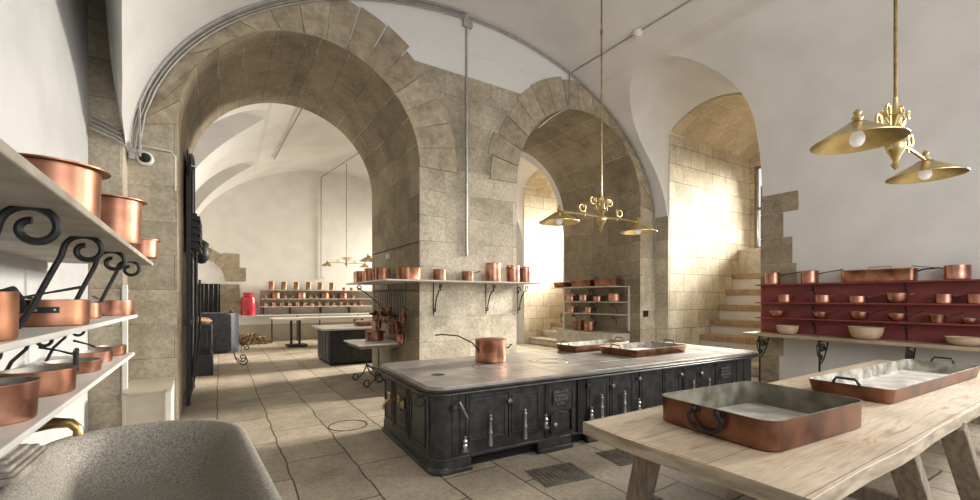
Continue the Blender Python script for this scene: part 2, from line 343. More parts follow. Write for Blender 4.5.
# right wall
w = MB()
for y0, y1 in ((-3.4, N0 - NY), (N1 - NY + .02, N0 - .02), (N1 + .02, N0 + NY - .02), (N1 + NY + .02, N0 + 2 * NY - .02), (N1 + 2 * NY + .02, 18.2)): w.box(XR, y0, 0, 9.62, y1, VZ)
struct(w.build('wall_right', 'plaster', smooth=False))
# left wall, slightly out of square, and the strip of stone beside the arcade
w = MB()
w.add([(-.94, -3.4, 0), (-1.24, 6.4, 0), (-1.7, 6.4, 0), (-1.7, -3.4, 0), (-.94, -3.4, 5.8), (-1.24, 6.4, 5.8), (-1.7, 6.4, 5.8), (-1.7, -3.4, 5.8)],
      [(0, 3, 2, 1), (4, 5, 6, 7), (0, 1, 5, 4), (1, 2, 6, 5), (2, 3, 7, 6), (3, 0, 4, 7)])
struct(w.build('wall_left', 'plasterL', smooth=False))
struct(MB().box(-1.7, 6.4, 0, -.945, YW0 + .05, 6.0).build('wall_left_pilaster', 'ashXZ', smooth=False))
struct(MB().box(-1.5, YW1, 0, XL, 18, VZ).build('wall_left_far', 'plaster', smooth=False))
struct(MB().box(-1.5, 18, 0, 9.6, 18.3, 7.1).build('wall_far', 'plasterW', smooth=False))
struct(MB().box(XL, 17.985, 0, XR, 18.0, .62).build('trim_far_dado', 'beige', smooth=False))

# arcade wall with two arches
A1 = (1.185, 1.645, 3.80)     # centre, radius, spring
A2 = (6.64, 1.81, 3.80)
def archpts(A, n=40): return [(A[0] + A[1] * math.cos(PI - PI * i / n), A[2] + A[1] * math.sin(PI - PI * i / n)) for i in range(n + 1)]
top = [(VC + (VA + .05) * math.cos(PI * i / 48), VZ + (VB + .05) * math.sin(PI * i / 48)) for i in range(49)]
face = [(XL - .1, 0), (A1[0] - A1[1], 0)] + archpts(A1) + [(A1[0] + A1[1], 0), (A2[0] - A2[1], 0)] + archpts(A2) + [(A2[0] + A2[1], 0), (XR + .05, 0)] + top
w = MB().prism(face, lambda p, y: (p[0], y, p[1]), YW0, YW1)
for i, f in enumerate(w.f):
    if len(f) == 4:
        ps = [w.v[j] for j in f]
        xs = [p[0] for p in ps]
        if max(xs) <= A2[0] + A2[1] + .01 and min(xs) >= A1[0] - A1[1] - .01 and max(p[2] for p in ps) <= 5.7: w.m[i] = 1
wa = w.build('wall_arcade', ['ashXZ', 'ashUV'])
def arcuv(co):
    A = A1 if co.x < 3.9 else A2
    s_ = co.z if co.z <= A[2] + 1e-4 else A[2] + A[1] * math.atan2(co.z - A[2], abs(co.x - A[0]) + 1e-6)
    return (co.y, s_)
setuv(wa, arcuv); struct(wa)
# voussoir rings
def voussoirs(A, R1, n, y, xmax=99, xmin=-99, key=None, seed=1):
    rnd = random.Random(seed); w = MB()
    for i in range(n):
        a0 = PI * i / n + .0045; a1 = PI * (i + 1) / n - .0045; r1 = R1 + rnd.uniform(-.06, .07)
        if key is not None and i == key: r1 = R1 + .2
        pts = []
        for j in range(5):
            a = a0 + (a1 - a0) * j / 4; pts.append((A[0] + A[1] * math.cos(a), A[2] + A[1] * math.sin(a)))
        for j in range(5):
            a = a1 + (a0 - a1) * j / 4
            px_, pz_ = A[0] + r1 * math.cos(a), A[2] + r1 * math.sin(a)
            px_ = max(xmin, min(xmax, px_)); zl = vz(px_) - .015
            if px_ < VC - VA + .02 or px_ > VC + VA - .02: zl = VZ + .3
            pts.append((px_, min(pz_, zl) if pz_ > VZ else pz_))
        dy = rnd.uniform(0, .008)
        w.prism(pts, lambda p, yy: (p[0], yy, p[1]), y - .014 - dy, y + .01)
    return struct(w.build('wall_arch_stones', 'vous', smooth=False))
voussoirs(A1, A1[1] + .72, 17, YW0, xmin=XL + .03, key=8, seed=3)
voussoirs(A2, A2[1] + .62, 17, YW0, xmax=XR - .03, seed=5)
# stone laid against the right wall between arcade and niche, and the quoins on the other side
w = MB(); w.box(XR - .012, N1 - .0, 0, XR + .02, YW0, 3.55); struct(w.build('wall_right_quoins', 'ashYZ', smooth=False))
w = MB()
q = [(0, .5, 3.95), (.5, .95, 3.88), (.95, 1.45, 3.62), (1.45, 1.85, 3.80), (1.85, 2.25, 3.66), (2.25, 2.75, 3.73), (2.75, 3.22, 3.88), (3.22, 3.80, 3.63)]
for z0, z1, y in q: w.box(XR - .014, y, z0 + .004, XR + .03, N0, z1 - .004)
struct(w.build('wall_right_quoin_stones', 'vous', smooth=False, bevel=.006))

# niches (right wall)
def niche(d, detail=True, x1=13.0):
    w = MB().box(9.04, N1 + d, 0, x1, N1 + d + .25, 6.3); struct(w.build('wall_niche_jamb', 'niXZ', smooth=False))
    w = MB().box(9.04, N0 + d - .25, 0, x1, N0 + d, 6.3); struct(w.build('wall_niche_jamb', 'niXZ', smooth=False))
    pr = segprof(N0 + d, N1 + d, 5.52, 5.93, 5.4, 24)
    w = MB(); n = len(pr) - 2
    vs = [(9.07, p[0], p[1]) for p in pr[1:-1]] + [(x1, p[0], p[1]) for p in pr[1:-1]]
    w.add(vs, [(i, i + 1, n + i + 1, n + i) for i in range(n - 1)])
    o = w.build('ceiling_niche', 'niUV'); setuv(o, lambda c: (c.y, c.x)); struct(o)
    # closed top and end wall with the window opening
    struct(MB().box(9.6, N0 + d - .3, 6.0, x1, N1 + d + .3, 6.3).build('ceiling_niche_fill', 'plaster', smooth=False))
    xw = x1 - .3
    w = MB(); w.box(xw, N0 + d, 0, x1, N1 + d, 2.95); w.box(xw, N0 + d, 5.3, x1, N1 + d, 6.1)
    w.box(xw, N0 + d, 2.95, x1, N0 + d + .15, 5.3); w.box(xw, N1 + d - .1, 2.95, x1, N1 + d, 5.3)
    struct(w.build('wall_niche_end', 'niYZ', smooth=False))
    wf = MB()
    for y in (N0 + d + .18, N0 + d + 1.0, N1 + d - .14): wf.box(xw + .04, y - .035, 2.95, xw + .12, y + .035, 5.3)
    for z in (2.99, 4.1, 5.26): wf.box(xw + .045, N0 + d + .15, z - .035, xw + .115, N1 + d - .1, z + .035)
    f = struct(wf.build('window_' + str(int(round(d / NY)) + 2), 'woodL', smooth=False))
    if detail:
        steps = [(9.3, .22), (9.85, .44), (10.28, .68), (10.75, 1.04), (11.15, 1.42), (11.5, 1.82), (11.8, 2.25), (12.08, 2.92)]
        where = 'beside the red shelves' if d == 0 else 'seen through the smaller arch'
        t = thing('staircase', 'pale stone steps with brick edges climbing into the window niche ' + where, 'stairs', (9.3, (N0 + N1) / 2 + d, 0))
        for i, (x, z) in enumerate(steps):
            xn = steps[i + 1][0] + .02 if i < 7 else xw
            z0 = steps[i - 1][1] if i else 0
            hw = (N1 - N0) / 2
            s_ = MB().box(x - 9.3, -hw, 0, xn - 9.3, hw, z - (.14 if 2 <= i < 7 else 0)).build('step', 'plasterW' if 2 <= i < 7 else 'dressed', t, smooth=False, bevel=.012)
            if 2 <= i < 7:
                MB().box(x - 9.33, -hw, z - .14, xn - 9.3, hw, z).build('brick_nosing', 'brick', s_, smooth=False, bevel=.006)
            elif i < 2:
                MB().box(x - 9.34, -hw, z - .07, x - 9.299, hw, z - .0).build('stone_nosing', 'dressed', s_, bevel=.02)
niche(0); niche(NY); niche(-NY, False, 10.6); niche(2 * NY, False, 10.6)

# far wall fireplace arch and barred opening, as stones set in the wall
w = MB()
for i in range(6):
    a0 = i * .26 + .01; a1 = a0 + .24
    pts = [(-.75 + 1.15 * math.cos(a0), 2.25 + .85 * math.sin(a0)), (-.75 + 1.15 * math.cos(a1), 2.25 + .85 * math.sin(a1)), (-.75 + 1.5 * math.cos(a1), 2.25 + 1.25 * math.sin(a1)), (-.75 + 1.5 * math.cos(a0), 2.25 + 1.25 * math.sin(a0))]
    w.prism(pts, lambda p, y: (p[0], y, p[1]), 17.96, 18.05)
for x0, x1, z0, z1 in ((.35, .85, 2.7, 3.2), (.4, 1.05, 2.2, 2.7), (.02, .85, 1.55, 2.1), (.02, 1.1, 1.0, 1.55), (.02, .7, .62, 1.0)): w.box(x0, 17.955, z0 + .005, x1, 18.05, z1 - .005)
w.v = [(x - .25, y, z) for x, y, z in w.v]
struct(w.build('wall_far_stones', 'vous', smooth=False))
t = thing('barred_door', 'black barred iron door under the small stone arch in the far wall', 'door', (-.4, 17.93, 0))
MB().box(-.42, 0, 0, .4, .03, 2.1).build('panel', 'black', t)
for i in range(6): MB().tube([(-.36 + .14 * i, -.02, .05), (-.36 + .14 * i, -.02, 2.08)], .018, 6).build('bar', 'iron', t)
# front opening wall behind the camera stays open to daylight

# ------------------------------------------------------------------ the large cast iron range
RL, RD = 5.25, 1.7
rg = thing('cast_iron_range', 'long black cast iron cooking range with steel top in the middle of the kitchen', 'stove', (1.585, 3.46, 0), math.radians(-2))
cx, cy = RL / 2, RD / 2
body = MB().rings([rrect(cx - .03, cy - .03, .15, .13, cx, cy), rrect(cx - .03, cy - .03, .15, .74, cx, cy)]).build('body', 'iron', rg)
w = MB()
def plinth_seg(x0, x1, y0, y1): w.box(x0, y0, 0, x1, y1, .135)
for x0, x1 in ((.13, .40), (1.17, 1.62), (1.84, 2.2), (3.0, 3.45), (4.15, 4.6), (4.8, RL - .13)): w.box(x0, 0.026, 0, x1, .08, .14); w.box(x0 - .005, .006, 0, x1 + .005, .06, .045)
w.box(.13, RD - .06, 0, RL - .13, RD - .026, .14)
w.box(.026, .13, 0, .08, RD - .13, .14); w.box(.006, .13, 0, .06, RD - .13, .045); w.box(RL - .06, .13, 0, RL - .026, RD - .13, .14)
for sx, sy in ((0, 0), (1, 0), (0, 1), (1, 1)):
    c = (.14 + sx * (RL - .28), .14 + sy * (RD - .28)); w.lathe([(.134, 0), (.134, .04), (.115, .05), (.115, .14)], (c[0], c[1], 0), 28)
for x0, x1 in ((.40, 1.17), (1.62, 1.84), (2.2, 3.0), (3.45, 4.15), (4.6, 4.8)): w.box(x0 - .01, .02, .115, x1 + .01, .06, .15)
w.build('plinth', 'iron', rg, bevel=.008)
MB().box(.15, .12, .0, RL - .15, RD - .12, .13).build('recess_shade', 'black', rg, smooth=False)  # black block stands in for the shade under the body
MB().rings([rrect(cx + .015, cy + .015, .17, .735, cx, cy), rrect(cx + .04, cy + .04, .18, .75, cx, cy), rrect(cx + .045, cy + .045, .18, .765, cx, cy), rrect(cx + .03, cy + .03, .18, .775, cx, cy)]).build('top_frame', 'iron', rg)
# top plates with gaps
tp = []
xs = [0.0, .62, 1.5, 2.35, 2.85, 3.7, 4.58, RL]; ys = [0.0, .42, 1.2, RD]
MB().rings([rrect(cx + .02, cy + .02, .17, .775, cx, cy), rrect(cx + .02, cy + .02, .17, .790, cx, cy)]).build('top_bed', 'steel', rg)
for i in range(7):
    for j in range(3):
        x0, x1, y0, y1 = xs[i], xs[i + 1], ys[j], ys[j + 1]
        g = .003
        o = MB()
        if i in (0, 6): x0a = x0 + .0
        cor = (i == 0, i == 6)
        if (i in (0, 6)) and j in (0, 2):
            r = .16; pts = []
            sx = -1 if i == 0 else 1; sy = -1 if j == 0 else 1
            cxx, cyy = (x0 + r, x1 - r)[i == 6], (y0 + r, y1 - r)[j == 2]
            arc = [(cxx + sx * r * math.cos(a), cyy + sy * r * math.sin(a)) for a in [PI / 2 * k / 8 for k in range(9)]]
            other = [((x1 if sx < 0 else x0) + (g if sx > 0 else -g), arc[-1][1]), ((x1 - g if sx < 0 else x0 + g), (y1 - g if sy < 0 else y0 + g)), (arc[0][0], (y1 - g if sy < 0 else y0 + g))]
            o.prism(arc + other, lambda p, z: (p[0], p[1], z), .790, .8)
        else: o.box(x0 + g, y0 + g, .790, x1 - g, y1 - g, .8)
        o.build('hot_plate', 'steel', rg, smooth=False, bevel=.002)
for (x, y, r) in ((1.93, .82, .24), (3.28, .82, .22), (1.05, .82, .2)):
    for rr in (r, r * .62):
        MB().lathe([(rr - .006, .8), (rr - .004, .8022), (rr + .004, .8022), (rr + .006, .8)], (x, y, 0), 40, cap=False).build('ring_cover', 'iron', rg)
MB().lathe([(.075, .8), (.075, .8012)], (.32, .62, 0), 24).build('flue_hole', 'black', rg)
# hand rail all round
rr = rrect(cx + .07, cy + .07, .21, .742, cx, cy, 7); MB().tube(rr + [rr[0]], .011, 8).build('rail', 'iron', rg)
for x in (.34, 1.72, 2.62, 3.5, 4.35, 5.0): MB().tube([(x, .0, .73), (x, -.05, .735), (x, -.07, .742)], .012, 6).build('rail_bracket', 'iron', rg)
for y in (.25, .85, 1.45):
    for x, sx in ((0, -1), (RL, 1)): MB().tube([(x, y, .73), (x + sx * .05, y, .735), (x + sx * .07, y, .742)], .012, 6).build('rail_bracket', 'iron', rg)
# fronts
def fpanel(x0, x1, z0, z1, name='door_panel', y=.03, t=.014, arch=False):
    w = MB(); w.box(x0, y - t, z0, x1, y, z1)
    for a in ((x0 + .03, x1 - .03, z0 + .03, z0 + .045), (x0 + .03, x1 - .03, z1 - .045, z1 - .03)): w.box(a[0], y - t - .007, a[2], a[1], y - t, a[3])
    for a in (x0 + .03, x1 - .045): w.box(a, y - t - .007, z0 + .03, a + .015, y - t, z1 - .03)
    return w.build(name, 'iron', rg, smooth=False, bevel=.003)
def latch(x, z0, z1, y=-.002, big=1.0):
    L = z1 - z0
    pr = [(.0, 0), (.012, .0), (.02, .02 * L), (.016, .08 * L), (.02, .1 * L), (.014, .35 * L), (.021, .4 * L), (.021, .45 * L), (.013, .5 * L), (.013, .8 * L), (.02, .85 * L), (.01, .9 * L), (.014, .95 * L), (.003, L)]
    MB().lathe([(r * big, z) for r, z in pr], (x, y - .018, z0), 10).build('hinge_bar', 'steel', rg)
def finial(x, z):
    MB().lathe([(.0, 0), (.04, .0), (.042, .012), (.022, .02), (.026, .05), (.018, .065), (.024, .09), (.012, .11), (.017, .13), (.0, .145)], (x, -.02, z), 12).build('damper_knob', 'bright', rg)
def knob(x, z, m='bright'):
    ax = Matrix.Rotation(PI / 2, 3, 'X')
    MB().lathe([(.012, 0), (.012, .03), (.024, .034), (.026, .045), (.015, .056), (0, .058)], (x, .02, z), 14, ax=ax).build('door_knob', m, rg)
def plaque(x0, x1, z0, z1, rows=4):
    w = MB(); w.box(x0, .006, z0, x1, .02, z1); p = w.build('maker_plate', 'iron', rg, smooth=False)
    rnd = random.Random(int(x0 * 100)); t = MB(); hh = (z1 - z0) / rows
    for i in range(rows):
        x = x0 + .02 + (.03 if i == rows - 1 else 0); xe = x1 - .02 - (.03 if i == rows - 1 else 0); z = z1 - hh * (i + .8)
        while x < xe - .015:
            cw = rnd.choice((.012, .015, .018)); k = rnd.random()
            t.box(x, .0, z, x + .004, .006, z + hh * .6)
            if k > .3: t.box(x, .0, z + hh * .6 - .004, x + cw - .004, .006, z + hh * .6)
            if k > .5: t.box(x + cw - .006, .0, z, x + cw - .002, .006, z + hh * .6)
            if k < .6: t.box(x, .0, z, x + cw - .004, .006, z + .004)
            x += cw + .004
    t.build('raised_lettering', 'steel', p, smooth=False)
for x in (.2, .28): MB().box(x, .022, .15, x + .012, .03, .72).build('corner_strip', 'iron', rg, smooth=False)
def doorset(o, mir=False):
    f = (lambda x: 2 * o + .0 - x) if mir else (lambda x: x)
    def P_(x0, x1, *a, **k):
        a0, a1 = sorted((f(x0), f(x1))); fpanel(a0, a1, *a, **k)
    b_ = o if not mir else o
    return f, P_
# left door pair
fpanel(.34, .80, .24, .68); fpanel(.81, 1.2, .24, .68); fpanel(.34, 1.2, .685, .72, 'lintel_strip')
latch(.58, .2, .5); latch(.98, .2, .5); finial(.31, .2); finial(1.235, .27); knob(.80, .6)
MB().tube([(.25, 0, .66), (.25, -.03, .66), (.28, -.035, .6), (.33, -.035, .5)], .01, 6).build('poker_handle', 'bright', rg); knob(.2, .6, 'iron')
def grate_unit(x0, x1):
    fpanel(x0, x1, .15, .72, 'grate_panel'); c = (x0 + x1) / 2
    w = MB(); pr = [(x0 + .05, .2), (x1 - .1, .2), (x1 - .1, .36)] + [((x0 + x1 - .05) / 2 + (x1 - .1 - x0 - .05) / 2 * math.cos(a), .36 + .05 * math.sin(a)) for a in [PI * k / 8 for k in range(1, 8)]] + [(x0 + .05, .36)]
    w.prism(pr, lambda p, y: (p[0], y, p[1]), -.008, .02); w.build('ash_door', 'iron', rg, smooth=False, bevel=.004)
    knob(x0 + .1, .28); plaque(x0 + .09, x1 - .09, .47, .64)
    MB().box(x1 - .08, -.02, .2, x1 - .05, .02, .42).build('ash_hinge', 'iron', rg, bevel=.004)
grate_unit(1.26, 1.66)
MB().box(1.69, .005, .15, 1.79, .031, .73).build('gap_shade', 'black', rg, smooth=False)  # black strip paints the shade inside the gap between two units
fpanel(1.83, 2.17, .2, .71); fpanel(2.18, 2.58, .2, .71); finial(1.86, .27); finial(2.62, .27); latch(2.02, .27, .53); latch(2.38, .27, .53); knob(2.2, .6); knob(1.82, .64, 'iron'); knob(2.64, .64)
fpanel(2.68, 3.08, .2, .71, 'side_panel'); fpanel(3.10, 3.44, .2, .71, 'side_panel'); knob(3.42, .62)
fpanel(3.5, 3.82, .2, .71); fpanel(3.83, 4.15, .2, .71); latch(3.66, .27, .53); latch(4.0, .27, .53); knob(3.84, .6)
grate_unit(4.2, 4.64)
for x in (4.72, 4.9): MB().box(x, .022, .15, x + .012, .03, .72).build('corner_strip', 'iron', rg, smooth=False)
# left end
for y0, y1 in ((.16, .62), (.66, 1.12), (1.16, 1.5)):
    w = MB(); w.box(.012, y0, .17, .031, y1, .7); w.box(.002, y0 + .04, .21, .013, y0 + .055, .66); w.box(.002, y1 - .055, .21, .013, y1 - .04, .66); w.box(.002, y0 + .04, .21, .013, y1 - .04, .225); w.box(.002, y0 + .04, .645, .013, y1 - .04, .66)
    w.build('end_panel', 'iron', rg, smooth=False, bevel=.003)
w = MB().tube([(.01, .95, .52), (-.1, .95, .52)], .014, 10); w.lathe([(.04, 0), (.04, .015), (.02, .02)], (.012, .95, .52), 14, ax=Matrix.Rotation(-PI / 2, 3, 'Y'))
w.tube([(-.09, .95, .52), (-.13, .95, .51), (-.16, .95, .47), (-.16, .95, .43)], [.018, .018, .016, .02], 10); w.tube([(-.1, .95, .52), (-.1, .95, .58)], .01, 8); w.tube([(-.1, .91, .59), (-.1, .99, .59)], .01, 8)
w.build('brass_tap', 'brass', rg)
MB().lathe([(.05, 0), (.055, .02), (.03, .03), (0, .032)], (.012, .80, .5), 18, ax=Matrix.Rotation(-PI / 2, 3, 'Y')).build('brass_rosette', 'brassD', rg)
p = MB().box(-.004, .7, .3, .012, .92, .42).build('maker_plate', 'iron', rg, smooth=False)
t = MB()
for k in range(3):
    for i in range(9): t.box(-.008, .715 + i * .022, .31 + k * .037, -.003, .73 + i * .022, .335 + k * .037)
t.build('raised_lettering', 'iron', p, smooth=False)
def hook_loop(yy):
    pts = [(0, 0, .70), (-.05, 0, .70)] + [(-.05 - .045 * math.sin(a), 0, .655 + .045 * math.cos(a)) for a in [PI * 1.4 * k / 10 for k in range(11)]]
    MB().tube([(p[0], yy, p[2]) for p in pts], .009, 6).build('towel_hook', 'wroug', rg)
hook_loop(.18); hook_loop(1.5)

# ------------------------------------------------------------------ vessels
def vessel(name, label, cat, group, loc, r, h, taper=0, lip=0, mat='copper', rz=0, handle=None, hl=.2, lid=False, bowl=False, seg=28, hm='wroug', rise=.06, inner='tin'):
    t = thing(name, label, cat, loc, rz, group)
    rb = r * (1 - taper)
    if bowl:
        o = [(rb * .5, 0)] + [(rb * .5 + (r - rb * .5) * math.sin(PI / 2 * k / 6), h * (1 - math.cos(PI / 2 * k / 6))) for k in range(1, 7)]
    else: o = [(rb * .93, 0), (rb * .985, .006), (rb, .018)] + [(rb + (r - rb) * k / 4, .018 + (h - .018) * k / 4) for k in (1, 2, 3, 4)]
    th = max(.003, r * .02)
    if lip: o += [(r + lip, h + .002), (r + lip, h + .008), (r + lip * .5, h + .010)]
    n1 = len(o); inn = [(max(a - th, .001), b_) for a, b_ in reversed(o[:7] if not bowl else o[1:7])]
    inn[0] = (inn[0][0], h + (.008 if lip else .002)); inn = inn[:-1] + [(inn[-1][0] * .95, (th * 1.5))]
    prof = [(.001, 0)] + o + inn + [(.001, th * 1.5)]
    ms = [0] * n1 + [1] * (len(prof) - n1)
    w = MB().lathe(prof, seg=seg, ms=ms); w.build('body', [mat, inner], t)
    top = h
    if lid:
        MB().lathe([(r + .004, h + .002), (r + .004, h + .012), (r * .9, h + .02), (r * .3, h + .028), (.0, h + .03)], seg=seg).build('lid', mat, t)
    hz = h * .8 if not bowl else h * .85
    if handle in ('long', 'flat'):
        pts = [(r * .98, 0, hz), (r + .03, 0, hz + .008), (r + hl * .45, 0, hz + rise * .5), (r + hl, 0, hz + rise)]
        hh = MB().tube(pts, [.011 + r * .02, .009 + r * .02, .008, .011 + r * .015], 8, flat=.5 if handle == 'flat' else .8).build('handle', hm, t)
    if handle == 'loops':
        for sg in (0, PI):
            ca, sa = math.cos(sg), math.sin(sg); s_ = .16 + r * .35; k = min(.09, s_ * .35)
            pts = [(r * 1.0, -k, hz), (r + k * .7, -k * .9, hz + .015), (r + k * .9, 0, hz + .02), (r + k * .7, k * .9, hz + .015), (r * 1.0, k, hz)]
            MB().tube([(a * ca - b_ * sa, a * sa + b_ * ca, c) for a, b_, c in pts], .006 + r * .012, 6).build('handle', hm, t)
    return t
def rectpan(name, label, cat, group, loc, hx, hy, h, rz=0, cr=.07, mat='copperD', handle='end', hr=.011, flare=.02, inner='tin', lid=False):
    t = thing(name, label, cat, loc, rz, group)
    th = .005
    floor = MB().rings([rrect(hx - flare - .02 - th, hy - flare - .02 - th, cr - .006, .0065), rrect(hx - flare - .02 - th, hy - flare - .02 - th, cr - .006, .0075)]).build('floor_lining', 'tinF', t)
    rs = [rrect(hx - flare - .01, hy - flare - .01, cr, 0), rrect(hx - flare, hy - flare, cr, .01), rrect(hx, hy, cr, h - .006), rrect(hx + .004, hy + .004, cr, h),
          rrect(hx - th, hy - th, cr - .004, h + .001), rrect(hx - flare - th, hy - flare - th, cr - .004, .012), rrect(hx - flare - .015 - th, hy - flare - .015 - th, cr - .004, .006)]
    MB().rings(rs, ms=[0, 0, 0, 1, 1, 1]).build('body', [mat, inner], t)
    if lid: MB().rings([rrect(hx + .008, hy + .008, cr, h + .002), rrect(hx + .008, hy + .008, cr, h + .014), rrect(hx * .97, hy * .95, cr, h + .022)]).build('lid', mat, t)
    for sx in (-1, 1):
        k = min(.085, hy * .38)
        if handle == 'end':     # hanging bail handle
            k = .105
            w = MB().tube([(sx * (hx + .004), -k * .7, h - .02), (sx * (hx + .022), -k * .7, h - .022), (sx * (hx + .03), -k * 1.0, h - .06), (sx * (hx + .028), -k * .9, h - .105), (sx * (hx + .026), -k * .35, h - .14), (sx * (hx + .026), k * .35, h - .14), (sx * (hx + .028), k * .9, h - .105), (sx * (hx + .03), k * 1.0, h - .06), (sx * (hx + .022), k * .7, h - .022), (sx * (hx + .004), k * .7, h - .02)], hr, 8)
            o = w.build('handle', 'wroug', t)
            p = MB()
            for q in (-1, 1): p.box(sx * hx, q * k * .7 - .028, h - .04, sx * (hx + .012), q * k * .7 + .028, h - .004)
            p.build('handle_bracket', 'wroug', o, bevel=.003)
        elif handle == 'up':
            MB().tube([(sx * (hx - .003), -k, h - .012), (sx * (hx + .01), -k, h + .01), (sx * (hx + .012), -k * .75, h + .045), (sx * (hx + .012), k * .75, h + .045), (sx * (hx + .01), k, h + .01), (sx * (hx - .003), k, h - .012)], hr, 8).build('handle', 'wroug', t)
    return t

# pot and trays on the range
TZ = .8
t = vessel('stockpot', 'tall copper stockpot with long iron handle standing on the range', 'pot', None, (2.9, 4.58, TZ), .195, .27, 0, .004, 'copperO', math.radians(100), None)
MB().tube([(-.19, -.02, .12), (-.205, -.02, .16), (-.25, .02, .24), (-.40, .12, .33), (-.55, .25, .345), (-.62, .32, .335)], .0085, 8).build('handle', 'wroug', t, rot=(0, 0, math.radians(-100)))
MB().tube([(.19, 0, .17), (.225, .0, .17), (.255, 0, .21), (.27, 0, .21)], .009, 8).build('helper_handle', 'wroug', t, rot=(0, 0, math.radians(-130)))
MB().lathe([(.197, .27), (.197, .28), (.17, .287), (.02, .293), (0, .295)], seg=28).build('lid', 'copperD', t)
rectpan('roasting_tray', 'shallow orange copper tray nearer the front edge of the range', 'tray', None, (5.30, 4.14, TZ), .62, .33, .10, math.radians(2), .05, 'copperO', 'up', .008)
rectpan('roasting_tray', 'dark copper tray with upright handles behind the orange one on the range', 'tray', None, (4.98, 4.84, TZ), .62, .22, .10, math.radians(3), .04, 'copperD', 'up', .008)

# ------------------------------------------------------------------ scrubbed table
tb = thing('work_table', 'long scrubbed wooden work table with two copper pans in the right foreground', 'table', (2.03, .80, 0))
w = MB(); rnd = random.Random(2)
out = [(0, -.03)] + [(x, -.03 + rnd.uniform(-.008, .008)) for x in [i * .35 for i in range(1, 16)]] + [(5.4, -.02), (5.4, 1.27), (0, 1.27), (-.03, .9), (-.02, .6), (0.0, .3)]
w.prism(out, lambda p, z: (p[0], p[1], z), .70, .78)
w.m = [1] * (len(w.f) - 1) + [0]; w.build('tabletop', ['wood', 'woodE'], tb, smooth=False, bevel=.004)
for a, b_ in (((.24, .92, .7), (.30, 1.12, 0)), ((.24, .25, .7), (.34, -.05, 0)), ((1.42, .06, .7), (1.8, .0, 0)), ((2.35, .02, .7), (2.75, -.05, 0)), ((1.5, 1.05, .7), (1.8, 1.2, 0)), ((4.9, .1, .7), (4.9, -.05, 0)), ((4.9, 1.1, .7), (4.9, 1.25, 0))):
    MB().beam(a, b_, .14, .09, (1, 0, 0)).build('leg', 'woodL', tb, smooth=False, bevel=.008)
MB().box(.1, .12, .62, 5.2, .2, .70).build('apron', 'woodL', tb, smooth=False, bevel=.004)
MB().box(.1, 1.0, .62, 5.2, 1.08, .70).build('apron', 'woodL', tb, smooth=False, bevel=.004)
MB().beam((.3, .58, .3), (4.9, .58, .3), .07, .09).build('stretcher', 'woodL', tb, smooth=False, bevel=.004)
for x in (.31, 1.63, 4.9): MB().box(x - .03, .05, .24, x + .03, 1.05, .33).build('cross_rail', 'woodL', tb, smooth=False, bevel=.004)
t = rectpan('roasting_pan', 'deep rectangular copper roasting pan with black hanging handle on the near end of the table', 'pan', None, (2.985, 1.43, .78), .53, .375, .17, math.radians(-4), .1, 'copperT', 'end', .0145, .003, 'tinD')
t = rectpan('roasting_pan', 'long shallow copper pan with upright handles farther along the wooden table', 'pan', None, (5.5, 1.36, .78), 1.18, .29, .12, math.radians(-2), .06, 'copperT', 'up', .011, .02)

# ------------------------------------------------------------------ chandeliers
def chandelier(label):
    t = thing('pendant_lamp', label, 'lamp', (4.0, 3.75, 2.50), 0, 'brass pendant lamps down the middle of the vault')
    MB().tube([(0, 0, .25), (0, 0, vz(4.0) - 2.50)], .011, 8).build('rod', 'brassD', t)
    MB().lathe([(.03, 0), (.06, -.03), (.06, -.06), (.0, -.062)][::-1], (0, 0, vz(4.0) - 2.50), 16).build('ceiling_rose', 'brassD', t)
    for z in (1.3, 2.4): MB().lathe([(.0, -.03), (.02, -.02), (.022, 0), (.02, .02), (.0, .03)], (0, 0, z), 10).build('rod_collar', 'brassD', t)
    MB().lathe([(0, -.11), (.02, -.09), (.028, -.07), (.012, -.05), (.022, -.03), (.035, 0), (.052, .03), (.058, .06), (.045, .09), (.025, .12), (.035, .15), (.05, .17), (.03, .19), (.02, .22), (.035, .25), (.045, .27), (.03, .3), (.015, .34), (.012, .4)], (0, 0, .02), 20).build('hub', 'brass', t)
    for a in (0, PI):
        c, s_ = math.cos(a), math.sin(a)
        A_ = MB().tube([(c * .04, s_ * .04, .10), (c * .3, 0, .115), (c * .66, 0, .10), (c * .70, 0, .09), (c * .69, 0, .05)], .012, 8)
        A_.lathe([(0, .11), (.02, .12), (.03, .14), (.015, .16), (.022, .175), (0, .2)], (c * .69, 0, -.02), 10)
        arm = A_.build('arm', 'brass', t)
        for (x, z, r) in ((.15, .30, .06), (.33, .19, .065)):
            pts = [(x_ * c, 0, z_) for x_, z_ in spiral(x, z, r * .35, r, PI, PI - 2.2 * PI, 22)]
            MB().tube(pts + [(c * (x - .05 if r > .05 else x - .12), 0, z - .11 if r > .05 else z - .05)], .008, 6).build('scroll', 'brass', arm)
        for b_ in (-1, 1):
            pts = [(x_ * c * .8, b_ * .05, z_) for x_, z_ in spiral(.08, .30, .012, .04, 0, 2.2 * PI, 14)]
            MB().tube(pts + [(c * .05, 0, .18)], .007, 6).build('scroll', 'brass', arm)
        sh = MB().lathe([(.045, .085), (.06, .08), (.225, -.02), (.235, -.025), (.235, -.03), (.222, -.026), (.056, .072), (.04, .078)], (c * .69, 0, 0), 36).build('lamp_shade', 'brass', t)
        MB().lathe([(.0, .08), (.05, .085), (.055, .08)], (c * .69, 0, .004), 20).build('shade_cap', 'brassD', sh)
        MB().lathe([(0, -.055), (.022, -.05), (.036, -.03), (.04, -.005), (.032, .02), (.018, .045), (.018, .07)], (c * .69, 0, -.0), 18).build('bulb', 'bulb', t)
    return t
ch = chandelier('brass two-armed pendant lamp hanging above the range in the middle of the picture')
